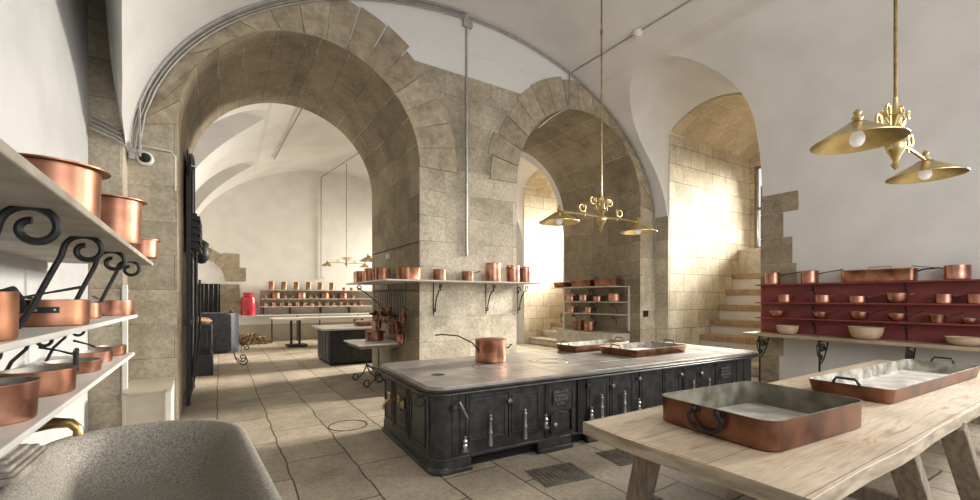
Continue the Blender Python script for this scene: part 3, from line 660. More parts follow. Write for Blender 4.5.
copy_tree(ch, (4.0, 1.02, 2.585), 'large brass two-armed pendant lamp hanging above the wooden table at right')
copy_tree(ch, (4.0, 11.3, 2.60), 'brass pendant lamp of which one shade shows past the pier edge')
copy_tree(ch, (4.0, 16.4, 2.80), 'small distant brass pendant lamp seen whole through the large arch')

# ------------------------------------------------------------------ iron work
def scroll2d(): # S bracket: (outward, up) from wall to under a shelf tip
    up = spiral(.30, .30, .075, .02, -PI * .9, -PI * .9 - 0, 1)
    top = spiral(.27, .27, .085, .018, PI * .95, PI * .95 - PI * 2.7, 26)
    stem = [(.035, .0), (.05, .06), (.10, .13), (.15, .20)]
    return stem + top
def mapped(pts, org, ux, sc=1, svz=1): return [(org[0] + ux[0] * u * sc, org[1] + ux[1] * u * sc, org[2] + v * svz) for u, v in pts]

# ------------------------------------------------------------------ left shelves
def wl(y): return -.94 - (y + 3.4) * .30 / 9.8     # left wall face
ANG = math.radians(2.0)
def lshelf(label, z, f0, f1, th, y0=.9, y1=4.9, brk=True, mat='shelfst'):
    t = thing('wall_shelf', label, 'shelf', (0, 0, z), 0, 'stone shelves on the left wall')
    w = MB(); poly = [(wl(y0) + .004, y0), (f0, y0), (f1, y1), (wl(y1) + .004, y1)]
    w.prism(poly, lambda p, q: (p[0], p[1], q), -th, 0); w.build('slab', mat, t, smooth=False, bevel=.006)
    return t
TS = lshelf('wide top stone shelf on the left wall carrying three lipped copper pots', 1.92, -.355, -.51, .03, mat='topst')
MS = lshelf('middle white shelf on the left wall below the wide top slab', 1.455, -.565, -.62, .028, mat='white')
LS = lshelf('lowest white shelf on the left wall just above the brass tap', 1.12, -.565, -.64, .028, mat='white')
for i, y in enumerate((1.95, 2.75, 3.55, 4.4)):
    x0 = wl(y) + .03
    # upper scroll, rises from behind the middle shelf to under the top slab
    L = (-.36 - (y - .9) * .155 / 4) - x0
    R = .078
    c = (L - R - .03, .362)
    pts = [(c[0] - R - .15, .0), (c[0] - R - .10, .10), (c[0] - R - .045, .24), (c[0] - R - .008, .33)] + spiral(c[0], c[1], R, .022, PI * .98, PI * .98 - PI * 2.45, 28)
    pts = [(x0 + u, y, 1.455 - 1.92 + .01 + v) for u, v in pts]
    MB().tube(pts, .0125, 8).build('scroll_bracket', 'wroug', TS)
    pts = [(.06, .0), (.10, .1), (.16, .17)] + spiral(.23, .215, .055, .015, PI * .95, PI * .95 - PI * 2.3, 22)
    MB().tube([(x0 + u, y + .03, 1.12 - 1.455 + .01 + v) for u, v in pts], .010, 8).build('scroll_bracket', 'wroug', MS)
    w = MB().tube([(x0 - .02, y + .02, -.38), (x0 - .012, y + .02, -.04), (x0 + .26, y + .02, -.04)], .011, 6)
    if i in (1, 3): w.tube([(x0 + .0, y + .02, -.3), (x0 + .1, y + .02, -.14), (x0 + .22, y + .02, -.05)], .01, 6)
    w.build('scroll_bracket', 'wroug', LS)
g1, g2, g3 = 'lipped copper pots on the top left shelf', 'copper pans on the middle left shelf', 'copper pans on the lowest left shelf'
vessel('copper_pot', 'large lipped copper pot nearest the camera on the top left shelf', 'pot', g1, (-.575, 2.42, 1.92), .148, .205, .03, .03, 'copperD', seg=40)
vessel('copper_pot', 'second lipped copper pot along the top left shelf, deep and shiny', 'pot', g1, (-.535, 3.36, 1.92), .13, .26, .03, .026, 'copperD', seg=40)
vessel('copper_pot', 'smallest lipped copper pot at the far end of the top left shelf', 'pot', g1, (-.53, 4.40, 1.92), .105, .14, .03, .016, 'copperD', seg=36)
vessel('copper_saucepan', 'tall copper saucepan cut by the left picture edge on the middle left shelf', 'saucepan', g2, (-.715, 2.12, 1.455), .125, .165, .02, 0, 'copperO', math.radians(60), 'flat', .3, seg=36)
t = vessel('saute_pan', 'broad copper saute pan with riveted iron strap on the middle left shelf', 'pan', g2, (-.755, 3.14, 1.455), .155, .135, .02, 0, 'copperO', 0, None, seg=40)
w = MB(); R_ = .158
w.prism([(R_ * math.cos(a), R_ * math.sin(a)) for a in [math.radians(x) for x in range(-125, -64, 6)]] + [((R_ + .006) * math.cos(a), (R_ + .006) * math.sin(a)) for a in [math.radians(x) for x in range(-65, -126, -6)]], lambda p, z: (p[0], p[1], z), .07, .10)
a_ = math.radians(-112)
w.tube([(R_ * math.cos(a_), R_ * math.sin(a_), .09), (1.12 * R_ * math.cos(a_), 1.12 * R_ * math.sin(a_), .15), (1.3 * R_ * math.cos(a_), 1.3 * R_ * math.sin(a_), .19), (1.9 * R_ * math.cos(a_ + .1), 1.9 * R_ * math.sin(a_ + .1), .175), (3.2 * R_ * math.cos(a_ + .1), 3.2 * R_ * math.sin(a_ + .1), .15)], [.022, .02, .017, .014, .016], 8, flat=.5)
hd = w.build('handle', 'wroug', t)
rv = MB()
for d in (-118, -95, -72): a = math.radians(d); rv.lathe([(0, 0), (.008, 0), (.006, .005), (0, .007)], (1.04 * R_ * math.cos(a), 1.04 * R_ * math.sin(a), .085), 8, ax=Vector((math.cos(a), math.sin(a), 0)).to_track_quat('Z', 'Y').to_matrix())
rv.build('rivet', 'bright', hd)
vessel('saute_pan', 'small copper pan squeezed between two larger pans on the middle left shelf', 'pan', g2, (-.80, 4.02, 1.455), .095, .11, .02, 0, 'copper', math.radians(170), 'long', .2)
vessel('saute_pan', 'shallow copper pan at the far end of the middle left shelf', 'pan', g2, (-.745, 4.68, 1.455), .135, .125, .02, 0, 'copper', math.radians(120), 'flat', .25)
vessel('copper_saucepan', 'deep copper saucepan at the left picture edge on the lowest left shelf', 'saucepan', g3, (-.735, 2.42, 1.12), .12, .145, .06, .003, 'copper', math.radians(160), 'flat', .25, seg=36)
vessel('saute_pan', 'copper saute pan above the brass tap on the lowest left shelf', 'pan', g3, (-.765, 3.02, 1.12), .135, .115, .03, .003, 'copperO', math.radians(200), 'long', .2, seg=36)
t = vessel('frying_pan', 'dark low pan with upright iron handle facing the camera on the lowest left shelf', 'pan', g3, (-.80, 3.78, 1.12), .14, .075, .05, 0, 'copperD', math.radians(-75), None, 0, seg=36)
MB().tube([(.14, 0, .03), (.155, 0, .06), (.165, 0, .11), (.175, 0, .15), (.23, .0, .165)], [.02, .014, .013, .015, .012], 8).build('handle', 'wroug', t)
vessel('saute_pan', 'low copper pan second from the far end of the lowest left shelf', 'pan', g3, (-.80, 4.30, 1.12), .11, .08, .03, 0, 'copper', math.radians(170), 'long', .2)
vessel('saute_pan', 'little copper pan at the far end of the lowest left shelf', 'pan', g3, (-.77, 4.72, 1.12), .10, .08, .03, 0, 'copperD', math.radians(150), 'long', .2)

# sink
sk = thing('stone_sink', 'large grey granite sink with rounded rim in the left foreground', 'sink', (-.30, 2.28, 0), math.radians(4))
def srect(k, z, g=0):
    out = []; hx, hy = .51, 1.40
    for qx, qy, a0, r in ((1, 1, 0, .56), (-1, 1, PI / 2, .34), (-1, -1, PI, .3), (1, -1, 3 * PI / 2, .4)):
        for i in range(13):
            a = a0 + PI / 2 * i / 12; rr_ = max(r + g, .02)
            out.append(((qx * (hx - r) + rr_ * math.cos(a)) * k[0], (qy * (hy - r) + rr_ * math.sin(a)) * k[1], z))
    return out
rs = [srect((.8, .9), 0), srect((.9, .95), .45), srect((.985, .99), .69), srect((1, 1), .725), srect((1, 1), .755, -.012), srect((1, 1), .768, -.035), srect((1, 1), .765, -.06), srect((1, 1), .75, -.085)]
def sinset(d, z):
    out = []; hx, hy = .51, 1.40
    for qx, qy, a0, r in ((1, 1, 0, .56), (-1, 1, PI / 2, .34), (-1, -1, PI, .3), (1, -1, 3 * PI / 2, .4)):
        r2 = max(r - d, .15)
        for i in range(13):
            a = a0 + PI / 2 * i / 12; out.append((qx * (hx - d - r2) + r2 * math.cos(a), qy * (hy - d - r2) + r2 * math.sin(a), z))
    return out
for d, z in ((.10, .73), (.12, .69), (.14, .64), (.165, .58), (.19, .53), (.22, .485), (.26, .455), (.31, .44)): rs.append(sinset(d, z))
MB().rings(rs).build('basin', 'sinkst', sk, ang=70)
w = MB(); w.box(wl(2.4) - .02, 1.0, 0, -.83, 3.62, .70); struct(w.build('trim_sink_ledge', 'sinkst', bevel=.02))
t = thing('stone_pedestal', 'carved stone pedestal standing on the sink edge under the lowest shelf', 'pedestal', (-.89, 3.0, .70))
w = MB()
for hx, hy, z0, z1 in ((.11, .24, 0, .09), (.10, .225, .09, .11), (.085, .205, .11, .13), (.06, .15, .13, .15), (.035, .10, .15, .35), (.07, .16, .35, .391)): w.rings([rrect(hx, hy, .02, z0), rrect(hx, hy, .02, z1)])
w.build('pedestal_block', 'pedst', t, bevel=.006)
t = thing('brass_tap', 'old brass tap with curved spout over the back of the stone sink', 'tap', (wl(3.3) + .002, 3.3, .895))
w = MB(); w.tube([(0, 0, 0), (.12, 0, 0), (.22, 0, 0), (.30, 0, .01), (.36, 0, .0), (.385, 0, -.03), (.387, 0, -.06)], [.022, .022, .026, .026, .022, .02, .022], 12)
w.lathe([(.035, 0), (.035, .02), (.028, .025)], (.0, 0, 0), 14, ax=Matrix.Rotation(PI / 2, 3, 'Y')); w.lathe([(.03, 0), (.03, .03), (.024, .035)], (.13, 0, 0), 14, ax=Matrix.Rotation(PI / 2, 3, 'Y'))
w.lathe([(.028, 0), (.03, .03), (.02, .05), (.016, .07), (.02, .08), (0, .085)], (.25, 0, .01), 12); w.build('spout', 'brassD', t)
t.scale = (1.2, 1.2, 1.2)
w = MB().tube([(.25, 0, .09), (.25, 0, .14)], .008, 8); w.tube([(.25, -.03, .145), (.25, .04, .145)], .012, 8); w.build('lever', 'wroug', t)
t = MB().tube([(wl(4.3), 4.3, 1.06), (wl(4.3) + .12, 4.3, 1.05), (wl(4.3) + .25, 4.3, .99), (wl(4.3) + .29, 4.3, .95), (wl(4.3) + .285, 4.3, .9), (wl(4.3) + .25, 4.3, .885)], .015, 8).build('iron_hook', 'wroug')
tag(t, 'black iron hook jutting from the left wall just beyond the brass tap', 'hook')
# white pipe in the corner, low cupboard
o = MB().box(-.944, 6.36, 0, -.895, 6.40, 1.75).build('corner_pipe', 'white', bevel=.006); tag(o, 'white boxed pipe running up the stone corner behind the sink', 'pipe')
t = thing('low_cupboard', 'small beige cupboard with a white side at the foot of the left pier', 'cupboard', (-.72, 6.42, 0))
MB().prism([(-.2, 0), (.25, 0), (.25, .60), (-.2, .52)], lambda p, x: (x, p[0], p[1]), -.19, .235).build('carcass', 'white', t, smooth=False)
w = MB(); w.box(-.19, -.215, 0, .19, -.201, .535); w.build('door', 'beige', t, bevel=.003)
w = MB(); w.box(-.19, -.225, 0, -.17, -.215, .535); w.box(.17, -.225, 0, .19, -.215, .535); w.box(-.19, -.225, .515, .19, -.215, .535); w.build('door_frame', 'beige', t)
MB().prism([(-.23, .52), (-.2, .535), (.26, .615), (.26, .60)], lambda p, x: (x, p[0], p[1]), -.2, .24).build('sloping_lid', 'beige', t, smooth=False)

# ------------------------------------------------------------------ red shelves on the right wall
rs_ = thing('red_shelf_unit', 'dark red wall shelving with three boards on the right wall full of copper', 'shelf', (XR, 2.5, 0))
YA, YB = N0 - .02 - 2.5, .62 - 2.5
MB().box(-.022, YA, .945, -.001, YB, 1.85).build('back_panel', 'red', rs_, smooth=False)
for z in (1.86, 1.52, 1.235): MB().box(-.26, YA + .0, z - .022, -.001, YB, z).build('shelf_board', 'red', rs_, smooth=False, bevel=.003)
def wallbr(parent, y, z0, z1, depth, m='wroug', sgn=-1, ax='x', x0=-.025):
    h = z1 - z0
    pts = [(.012, 0), (.012, h * .35), (depth * .35, h * .62)] + spiral(depth * .68, h * .74, h * .2, h * .05, PI, PI - PI * 2.2, 16)
    if ax == 'x': P3 = [(x0 + sgn * u, y, z0 + v) for u, v in pts]
    else: P3 = [(y, x0 + sgn * u, z0 + v) for u, v in pts]
    MB().tube(P3, .009, 6).build('scroll_bracket', m, parent)
for Y in (3.35, 2.15, 1.2):
    wallbr(rs_, Y - 2.5, 1.54, 1.838, .22); wallbr(rs_, Y - 2.5, 1.25, 1.498, .2); wallbr(rs_, Y - 2.5, .96, 1.213, .18)
ct = thing('wall_counter', 'thick wooden counter on scrolled iron brackets below the red shelves', 'counter', (XR, 2.5, 0))
MB().box(-.50, YA + .12, .885, -.001, YB, .94).build('counter_top', 'woodY', ct, smooth=False, bevel=.008)
def bigbr(y):
    w = MB()
    w.tube([(-.42, y, 0), (-.42, y, .884)], .016, 8)
    w.tube([(-.02, y, .87), (-.48, y, .87)], .014, 6)
    w.tube([(x, y, z) for x, z in [(-.42, .48), (-.34, .50), (-.25, .56), (-.16, .68), (-.08, .84)]], .011, 6)
    for cx_, cz_, r, a0 in ((-.31, .74, .085, 0), (-.36, .60, .055, PI), (-.22, .74, .05, PI * .5), (-.46, .80, .035, 0)):
        w.tube([(px_, y, pz_) for px_, pz_ in spiral(cx_, cz_, r, r * .2, a0, a0 + 2.6 * PI, 22)], .012, 6)
    w.tube([(x, y, z) for x, z in [(-.42, .56), (-.50, .66), (-.52, .76), (-.50, .84)]], .010, 6)
    w.build('scroll_support', 'wroug', ct)
for Y in (4.1, 3.15, 2.05): bigbr(Y - 2.5)
xs_ = XR - .14
def red(i, row): return None
gt = 'copper pots along the top board of the red shelves'
# use positions along Y (larger Y is farther left in the photo)
toprow = [(4.0, .125, .20, 'small round copper pot at the left end of the top red board', 'long'), (3.40, .13, .205, 'second copper pot from the left on the top red board', 'long'), (1.60, .135, .205, 'copper saucepan with long handle at the right end of the top red board', 'flat')]
for i, (y, r, h, lab, hd) in enumerate(toprow):
    vessel('copper_saucepan', lab, 'saucepan', gt, (xs_, y, 1.86), r, h, .01, 0, 'copper', math.radians(-80 if i < 2 else 100), hd, .33, lid=(i < 2))
t = rectpan('fish_kettle', 'long lidded copper fish kettle in the middle of the top red board', 'pot', None, (xs_ - .0, 2.47, 1.86), .45, .12, .175, PI / 2, .06, 'copperO', None, flare=.004, lid=True)
MB().tube([(-.16, 0, .195), (-.16, 0, .235), (.12, 0, .235), (.12, 0, .195)], .007, 6).build('lid_handle', 'copper', t)
MB().tube([(-.45, 0, .14), (-.52, 0, .17), (-.68, 0, .18), (-.70, 0, .18)], [.014, .012, .01, .012], 6).build('handle', 'wroug', t)
row2 = [(3.79, .105, .14, 1, 'long'), (3.20, .125, .13, 1, 'long'), (2.72, .12, .11, 1, 'long'), (2.24, .14, .155, 2, 'loops'), (1.73, .10, .135, 1, 'long'), (1.40, .11, .13, 1, None)]
for i, (y, r, h, k, hd) in enumerate(row2):
    vessel('copper_saucepan' if k == 1 else 'two_handled_bowl', ORD[i] + ' copper piece from the left on the upper middle red board' + (', a round bellied bowl' if k == 2 else ', a small saucepan'), 'saucepan' if k == 1 else 'bowl', 'copper on the upper middle red board', (xs_, y, 1.52), r, h, .0, 0, 'copper', math.radians(-80), hd, .2, bowl=(k == 2), hm='bright' if k == 1 else 'copper')
row3 = [(3.92, .125, .125), (3.24, .115, .12), (2.70, .13, .14), (2.24, .12, .125), (1.80, .10, .12), (1.48, .08, .08)]
for i, (y, r, h) in enumerate(row3):
    vessel('copper_saucepan', ORD[i] + ' little rounded saucepan from the left on the lower middle red board', 'saucepan', 'rounded saucepans on the lower middle red board', (xs_, y, 1.235), r, h, .25, 0, 'copper', math.radians(-70), 'long', .17, bowl=(i != 4), hm='bright')
for i, (y, r, h, lab) in enumerate(((3.70, .17, .15, 'small cream stoneware bowl at the left end of the wooden counter'), (2.58, .215, .19, 'medium tan stoneware bowl in the middle of the wooden counter'), (1.5, .19, .11, 'wide shallow clay bowl at the right end of the wooden counter'))):
    vessel('stoneware_bowl', lab, 'bowl', 'stoneware bowls on the wooden counter', (XR - .27, y, .94), r, h, .1, .012, 'clay', 0, None, bowl=True, inner='clay')

# ------------------------------------------------------------------ shelf around the middle pier
PX0, PX1 = A1[0] + A1[1], A2[0] - A2[1]
sp = thing('pier_shelf', 'thin stone shelf wrapped around the middle pier holding copper pots', 'shelf', (PX0, YW0, 0))
w = MB(); w.prism([(-.72, -.42), (PX1 - PX0 + .30, -.42), (PX1 - PX0 + .30, .5), (PX1 - PX0 + .003, .5), (PX1 - PX0 + .003, -.003), (-.003, -.003), (-.003, 2.0), (-.72, 2.0)], lambda p, z: (p[0], p[1], z), 1.865, 1.89); w.build('slab', 'shelfst', sp, smooth=False, bevel=.004)
for x in (.25, 1.3, 2.02):
    pts = spiral(.30, 1.79, .055, .015, -PI * .5, -PI * .5 - PI * 1.9, 16)[::-1]
    pts = pts + [(.22, 1.72), (.14, 1.62), (.09, 1.5), (.08, 1.45)] + spiral(.05, 1.40, .045, .015, PI * .3, PI * .3 - PI * 1.8, 14)
    w = MB().tube([(x, -u, v) for u, v in pts], .011, 6); w.tube([(x, -.012, 1.86), (x, -.012, 1.3)], .009, 6); w.build('scroll_bracket', 'wroug', sp)
w = MB().tube([(PX1 - PX0 + .16, .3, 1.86), (PX1 - PX0 + .16, .3, 1.2)], .03, 8)
w.tube([(PX1 - PX0 + .16, .3 - u, v) for u, v in spiral(.13, 1.74, .09, .02, 0, 2.3 * PI, 20)], .012, 6); w.tube([(PX1 - PX0 + .16, .3, 1.2), (PX1 - PX0 + .16, .3, .0)], .025, 8); w.build('shelf_post', 'wroug', sp)
MB().tube([(-.20, .03, 1.72), (-.20, 1.9, 1.72)], .012, 6).build('hanging_rail', 'wroug', sp)
for y in (.1, 1.0, 1.85): MB().tube([(0, y, 1.72), (-.20, y, 1.72), (-.20, y, 1.86)], .009, 6).build('rail_bracket', 'wroug', sp)
for x, y in ((-.55, 1.75),):
    w = MB().tube([(-.01, y, 1.35), (-.15, y, 1.5), (-.4, y, 1.7), (x, y, 1.8)] + [(px_, y, pz_) for px_, pz_ in spiral(x + .03, 1.80, .05, .02, PI, PI - 2 * PI, 14)], .011, 6); w.build('scroll_bracket', 'wroug', sp)
gp = 'copper pots on the shelf around the middle pier'
YP = YW0 - .21
fr = [(3.02 - .0, .10, .115, 0, 'small copper pot'), (3.44, .11, .09, 0, 'low copper saucepan'), (3.78, .115, .19, 0, 'tall copper stockpot'), (4.30, .12, .17, 0, 'tall copper pot'), (4.62, .10, .155, 0, 'slim copper pot')]
fr = [(3.10, .11, .175), (3.64, .105, .16), (4.16, .14, .32), (4.60, .125, .30), (4.88, .11, .28)]
nm = ['small dark copper pot', 'low copper saucepan', 'tall copper stockpot', 'broad tall copper pot', 'slimmer copper pot']
for i, (x, r, h) in enumerate(fr):
    vessel('copper_pot', nm[i] + ', ' + ORD[i] + ' from the left on the front of the pier shelf', 'pot', gp, (x, YP, 1.89), r, h, 0, .003, 'copper' if i > 1 else 'copperD', math.radians(30 if i != 1 else 20), 'long' if i == 1 else ('loops' if i > 2 else None), .22, lid=(i in (2, 4)))
rectpan('copper_box', 'wide oval copper pan on the corner of the pier shelf', 'pan', gp, (2.56, YP + .01, 1.89), .19, .15, .20, .3, .12, 'copperO', None, flare=.003)
for i in range(6):
    vessel('copper_pot', ORD[i] + ' upright copper mould from the corner along the side of the pier shelf', 'pot', gp, (2.30 + (.02 if i % 2 else -.03), 6.92 + i * .31, 1.89), .12, .18 + .015 * (i % 3), .02, 0, 'copperD' if i % 2 else 'copperO', i, 'loops' if i == 1 else None, .2, lid=(i % 2 == 0))
# hanging ladles and pans
def ladle(k, L, r, m):
    t = thing('hanging_ladle', '', 'utensil', (0, 0, 0), 0, 'copper utensils hanging on the side of the middle pier')
    MB().tube([(.03, 0, .0), (.03, 0, .03), (0, 0, .045), (-.015, 0, .02), (0, 0, 0), (0, 0, -.15), (0, 0, -L)], .0075, 6).build('handle', 'wroug', t)
    ax = Matrix.Rotation(-PI / 2, 3, 'Y') if k else Matrix.Identity(3)
    prof = [(r * math.sin(PI / 2 * i / 6) + .001, -r * .55 * (1 - math.cos(PI / 2 * i / 6)) * -1) for i in range(7)]
    prof = prof + [(r - .004, r * .55)] + [(max(.001, (r - .004) * math.sin(PI / 2 * i / 6)), .004 + r * .55 * (1 - math.cos(PI / 2 * i / 6))) for i in range(5, -1, -1)]
    MB().lathe(prof, (-.01 + (.5 * r if k else 0), 0, -L - (r if k else r * .4)), 20, ax=ax).build('bowl', m, t)
    return t
protos = [ladle(1, .34, .12, 'copperT'), ladle(1, .50, .13, 'copperT'), ladle(0, .42, .09, 'wroug'), ladle(1, .64, .15, 'copperD'), ladle(1, .24, .11, 'copperT')]
seq = [(0.10, 4), (.22, 0), (.32, 3), (.44, 1), (.56, 1), (.66, 2), (.78, 1), (.90, 4), (1.02, 0), (1.14, 2), (1.28, 0), (1.42, 4), (1.56, 1), (1.70, 0), (1.82, 2)]
used = set()
kinds = ['ladle with small round bowl', 'skimmer with broad bowl', 'dipper with level cup', 'long pan with bright round bowl', 'short spoon']
for i, (y, k) in enumerate(seq):
    loc = (PX0 - .20, YW0 + y + .03, 1.712 - .004); lab = kinds[k] + ', ' + ORD[i] + ' from the pier corner on the hanging rail'
    if k not in used: used.add(k); protos[k].location = loc; protos[k]['label'] = lab
    else: copy_tree(protos[k], loc, lab)
# marble side table with pot
mt = thing('side_table', 'white marble topped side table on curled iron legs beside the hanging ladles', 'table', (2.42, 7.95, 0))
MB().box(-.40, -.52, .76, .40, .55, .79).build('tabletop', 'marble', mt, bevel=.006)
MB().box(-.34, -.42, .70, .38, .48, .76).build('frame', 'woodL', mt)
for y in (-.35, .4):
    w = MB().tube([(0, y, .7), (0, y, .3), (-.06, y, .15), (-.2, y, .02)] + [(px_ - .0, y, pz_) for px_, pz_ in spiral(-.2, .09, .075, .02, -PI * .5, -PI * 2.4, 16)], .012, 6)
    w.tube([(0, y, .3), (.06, y, .15), (.2, y, .02)] + [(px_, y, pz_) for px_, pz_ in spiral(.2, .09, .075, .02, -PI * .5, PI * 1.4, 16)], .012, 6); w.build('leg', 'wroug', mt)
MB().box(-.02, -.35, .28, .02, .4, .31).build('stretcher', 'wroug', mt)
vessel('copper_pot', 'old brown copper pot with lid on the marble side table', 'pot', None, (2.50, 8.1, .79), .17, .17, .0, 0, 'copperD', .5, 'loops', .2, lid=True)

# shelves on the inner face of the small arch
XJ = A2[0] + A2[1]
js = thing('arch_shelves', 'three thin shelves on iron scrolls inside the smaller arch', 'shelf', (XJ, 8.0, 0))
for z, dp, y0, y1 in ((1.89, .62, -.95, 1.2), (1.51, .40, -.95, 1.0), (1.20, .34, -.95, 1.0)): MB().box(-dp, y0, z - .022, -.001, y1, z).build('shelf_board', 'shelfst', js, bevel=.003)
MB().box(-.02, -1.0, .80, -.001, -.95, 1.9).build('side_batten', 'white', js)
for y in (-.6, .1, .8):
    wallbr(js, y, 1.53, 1.868, .32, x0=-.01); wallbr(js, y, 1.22, 1.488, .26, x0=-.01); wallbr(js, y, .93, 1.178, .24, x0=-.01)
g = 'copper in the smaller arch'
rectpan('fish_kettle', 'long copper kettle at the near end of the top shelf in the smaller arch', 'pot', g, (XJ - .3, 7.45, 1.89), .35, .15, .19, PI / 2, .07, 'copperD', 'up', .008, lid=False)
rectpan('fish_kettle', 'slanting copper kettle in the middle of the top shelf in the smaller arch', 'pot', g, (XJ - .3, 8.28, 1.89), .33, .14, .16, PI / 2 + .1, .05, 'copperD', None, lid=True)
rectpan('fish_kettle', 'dark copper box at the far end of the top shelf in the smaller arch', 'pot', g, (XJ - .4, 8.98, 1.89), .22, .16, .12, PI / 2, .04, 'copperD', None, lid=True)
for i, y in enumerate((7.3, 7.85, 8.35, 8.85)): vessel('copper_saucepan', ORD[i] + ' saucepan from the near end of the middle shelf in the smaller arch', 'saucepan', g, (XJ - .2, y, 1.51), (.15, .12, .13, .12)[i], (.19, .13, .17, .15)[i], 0, 0, 'copper', math.radians(-80), 'long', .2)
for i, y in enumerate((8.2, 8.85)): vessel('copper_saucepan', ORD[i] + ' cup shaped pan from the near end of the lowest shelf in the smaller arch', 'saucepan', g, (XJ - .18, y, 1.20), .10, .15, 0, 0, 'copper', math.radians(-80), 'long', .18)
bn = MB().box(XJ - .62, 7.0, 0, XJ - .002, 9.0, .74).build('stone_bench', 'dressed', bevel=.015); tag(bn, 'pale stone bench against the inner side of the smaller arch', 'bench')
vessel('copper_pot', 'nearer of the two tall copper pots on the stone bench in the smaller arch', 'pot', g, (XJ - .3, 8.05, .74), .15, .24, 0, .003, 'copper', 0, 'loops')
vessel('copper_pot', 'farther of the two tall copper pots on the stone bench in the smaller arch', 'pot', g, (XJ - .3, 8.45, .74), .15, .26, 0, .003, 'copperD', 0, 'loops')
o = MB().box(XJ - .0 + .10, YW0 - .05, 1.15, XJ + .24, YW0 - .003, 1.30).build('wall_socket', 'wroug', bevel=.01); tag(o, 'black electrical box on the stone to the right of the smaller arch', 'electrical box')
o = MB().box(PX1 + .35, 8.6, 0, PX1 + .95, 9.2, .55).build('stone_block', 'dressed', bevel=.03); tag(o, 'low pale stone block at the foot of the pier inside the smaller arch', 'stone block')

# ------------------------------------------------------------------ far room
s2 = thing('cast_iron_range', 'second smaller black cast iron range seen through the large arch', 'stove', (3.22, 11.2, 0))
MB().box(-1.05, -.75, .06, 1.2, .75, .84).build('body', 'ironB', s2, bevel=.02); MB().box(-1.02, -.7, 0, 1.15, .7, .06).build('plinth', 'black', s2)
MB().rings([rrect(1.2, .82, .1, .84), rrect(1.2, .82, .1, .88)]).build('top_plate', 'steel', s2)
for i in range(4): MB().box(-1.065, -.68 + i * .35, .14, -1.05, -.40 + i * .35, .78).build('end_panel', 'ironB', s2, bevel=.004)
for i in range(5): MB().box(-.98 + i * .43, -.765, .14, -.6 + i * .43, -.75, .78).build('door_panel', 'ironB', s2, bevel=.004)
rectpan('roasting_tray', 'reddish copper tray resting on the second range behind the large arch', 'tray', None, (3.3, 11.25, .88), .34, .25, .12, 0, .05, 'copperO', 'up', .008)
ft = thing('trestle_table', 'long grey topped trestle table in the far room', 'table', (3.72, 15.3, .03))
MB().rings([rrect(2.3, .5, .1, .86), rrect(2.35, .52, .1, .93)]).build('tabletop', 'marble', ft, bevel=.006)
for x in (-1.75, -1.5, 0.3, .55, 1.8): 
    MB().tube([(x, 0, .0), (x, 0, .86)], .04, 8).build('leg', 'wroug', ft)
MB().box(-1.9, -.3, 0, -1.3, .3, .05).build('foot', 'wroug', ft); MB().box(.2, -.3, 0, .7, .3, .05).build('foot', 'wroug', ft)
fc = thing('wall_counter', 'long pale counter on thin iron legs along the far wall', 'counter', (3.8, 18.0, 0))
MB().box(-3.1, -.62, .94, 3.8, -.02, .98).build('counter_top', 'marble', fc, bevel=.004)
for x in (-2.2, -1.35, -.55, .9, 2.3): MB().box(x - .02, -.58, 0, x + .02, -.54, .94).build('leg', 'wroug', fc)
fs = thing('wall_shelves', 'three pale boards of small copper pots along the far wall', 'shelf', (3.25, 17.98, 0))
for z in (1.91, 1.58, 1.29): MB().box(-2.0, -.34, z - .03, 3.4, 0, z).build('shelf_board', 'shelfst', fs)
MB().box(-2.0, -.02, 1.0, 3.4, 0, 1.9).build('back_panel', 'beige', fs)
for x in (-1.9, -1.0, .1, 1.2): MB().box(x - .015, -.3, 1.0, x + .015, -.021, 1.26).build('shelf_bracket', 'wroug', fs)
YF = 17.79
rnd = random.Random(11)
for i in range(6):
    vessel('copper_pot', ORD[i] + ' tall copper pot from the left on the top board of the far wall', 'pot', 'tall copper pots on the top far board', (1.62 + i * .43, YF, 1.91), .10, .30, 0, 0, 'copperO', 0, None, seg=16)
for i in range(3):
    vessel('copper_pot', ORD[i] + ' tiny copper pot after the tall ones on the top far board', 'pot', 'tiny copper pots on the top far board', (4.25 + i * .3, YF, 1.91), .075, .11, 0, 0, 'copperD', 0, None, seg=12)
for i, (x, r) in enumerate(((1.45, .07), (1.75, .2), (2.1, .07), (2.35, .07), (2.65, .2), (2.95, .07), (3.2, .07), (3.5, .2), (3.85, .07), (4.2, .2), (4.6, .07))):
    vessel('copper_pan', ORD[i] + (' broad' if r > .1 else ' tiny') + ' copper pan from the left on the middle board of the far wall', 'pan', 'copper pans on the middle far board', (x, YF, 1.58), min(r, .16), .22 if r > .1 else .14, 0, 0, 'copperO' if i % 2 else 'copper', 0, None, seg=14)
for i in range(14):
    vessel('copper_cup', ORD[i] + ' little copper cup from the left on the lowest board of the far wall', 'cup', 'little copper cups on the lowest far board', (1.42 + i * .27, YF, 1.29), .085, .13 + .03 * (i % 3 == 1), 0, 0, 'copper', i, 'long' if i % 3 == 0 else None, .08, seg=12)
t = thing('red_canister', 'shiny red cylindrical canister with rounded shoulders on the far counter', 'canister', (.86, 17.6, .98))
t.scale = (1, 1, .9)
MB().lathe([(.235, 0), (.24, .02), (.24, .62), (.22, .70), (.15, .76), (.15, .80)], seg=28).build('body', 'redB', t)
MB().lathe([(.16, .80), (.165, .88), (.15, .90), (0, .905)], seg=24).build('lid', 'redB', t)
MB().tube([(.24, 0, .3), (.28, 0, .32), (.28, 0, .5), (.24, 0, .52)], .012, 6).build('handle', 'wroug', t)
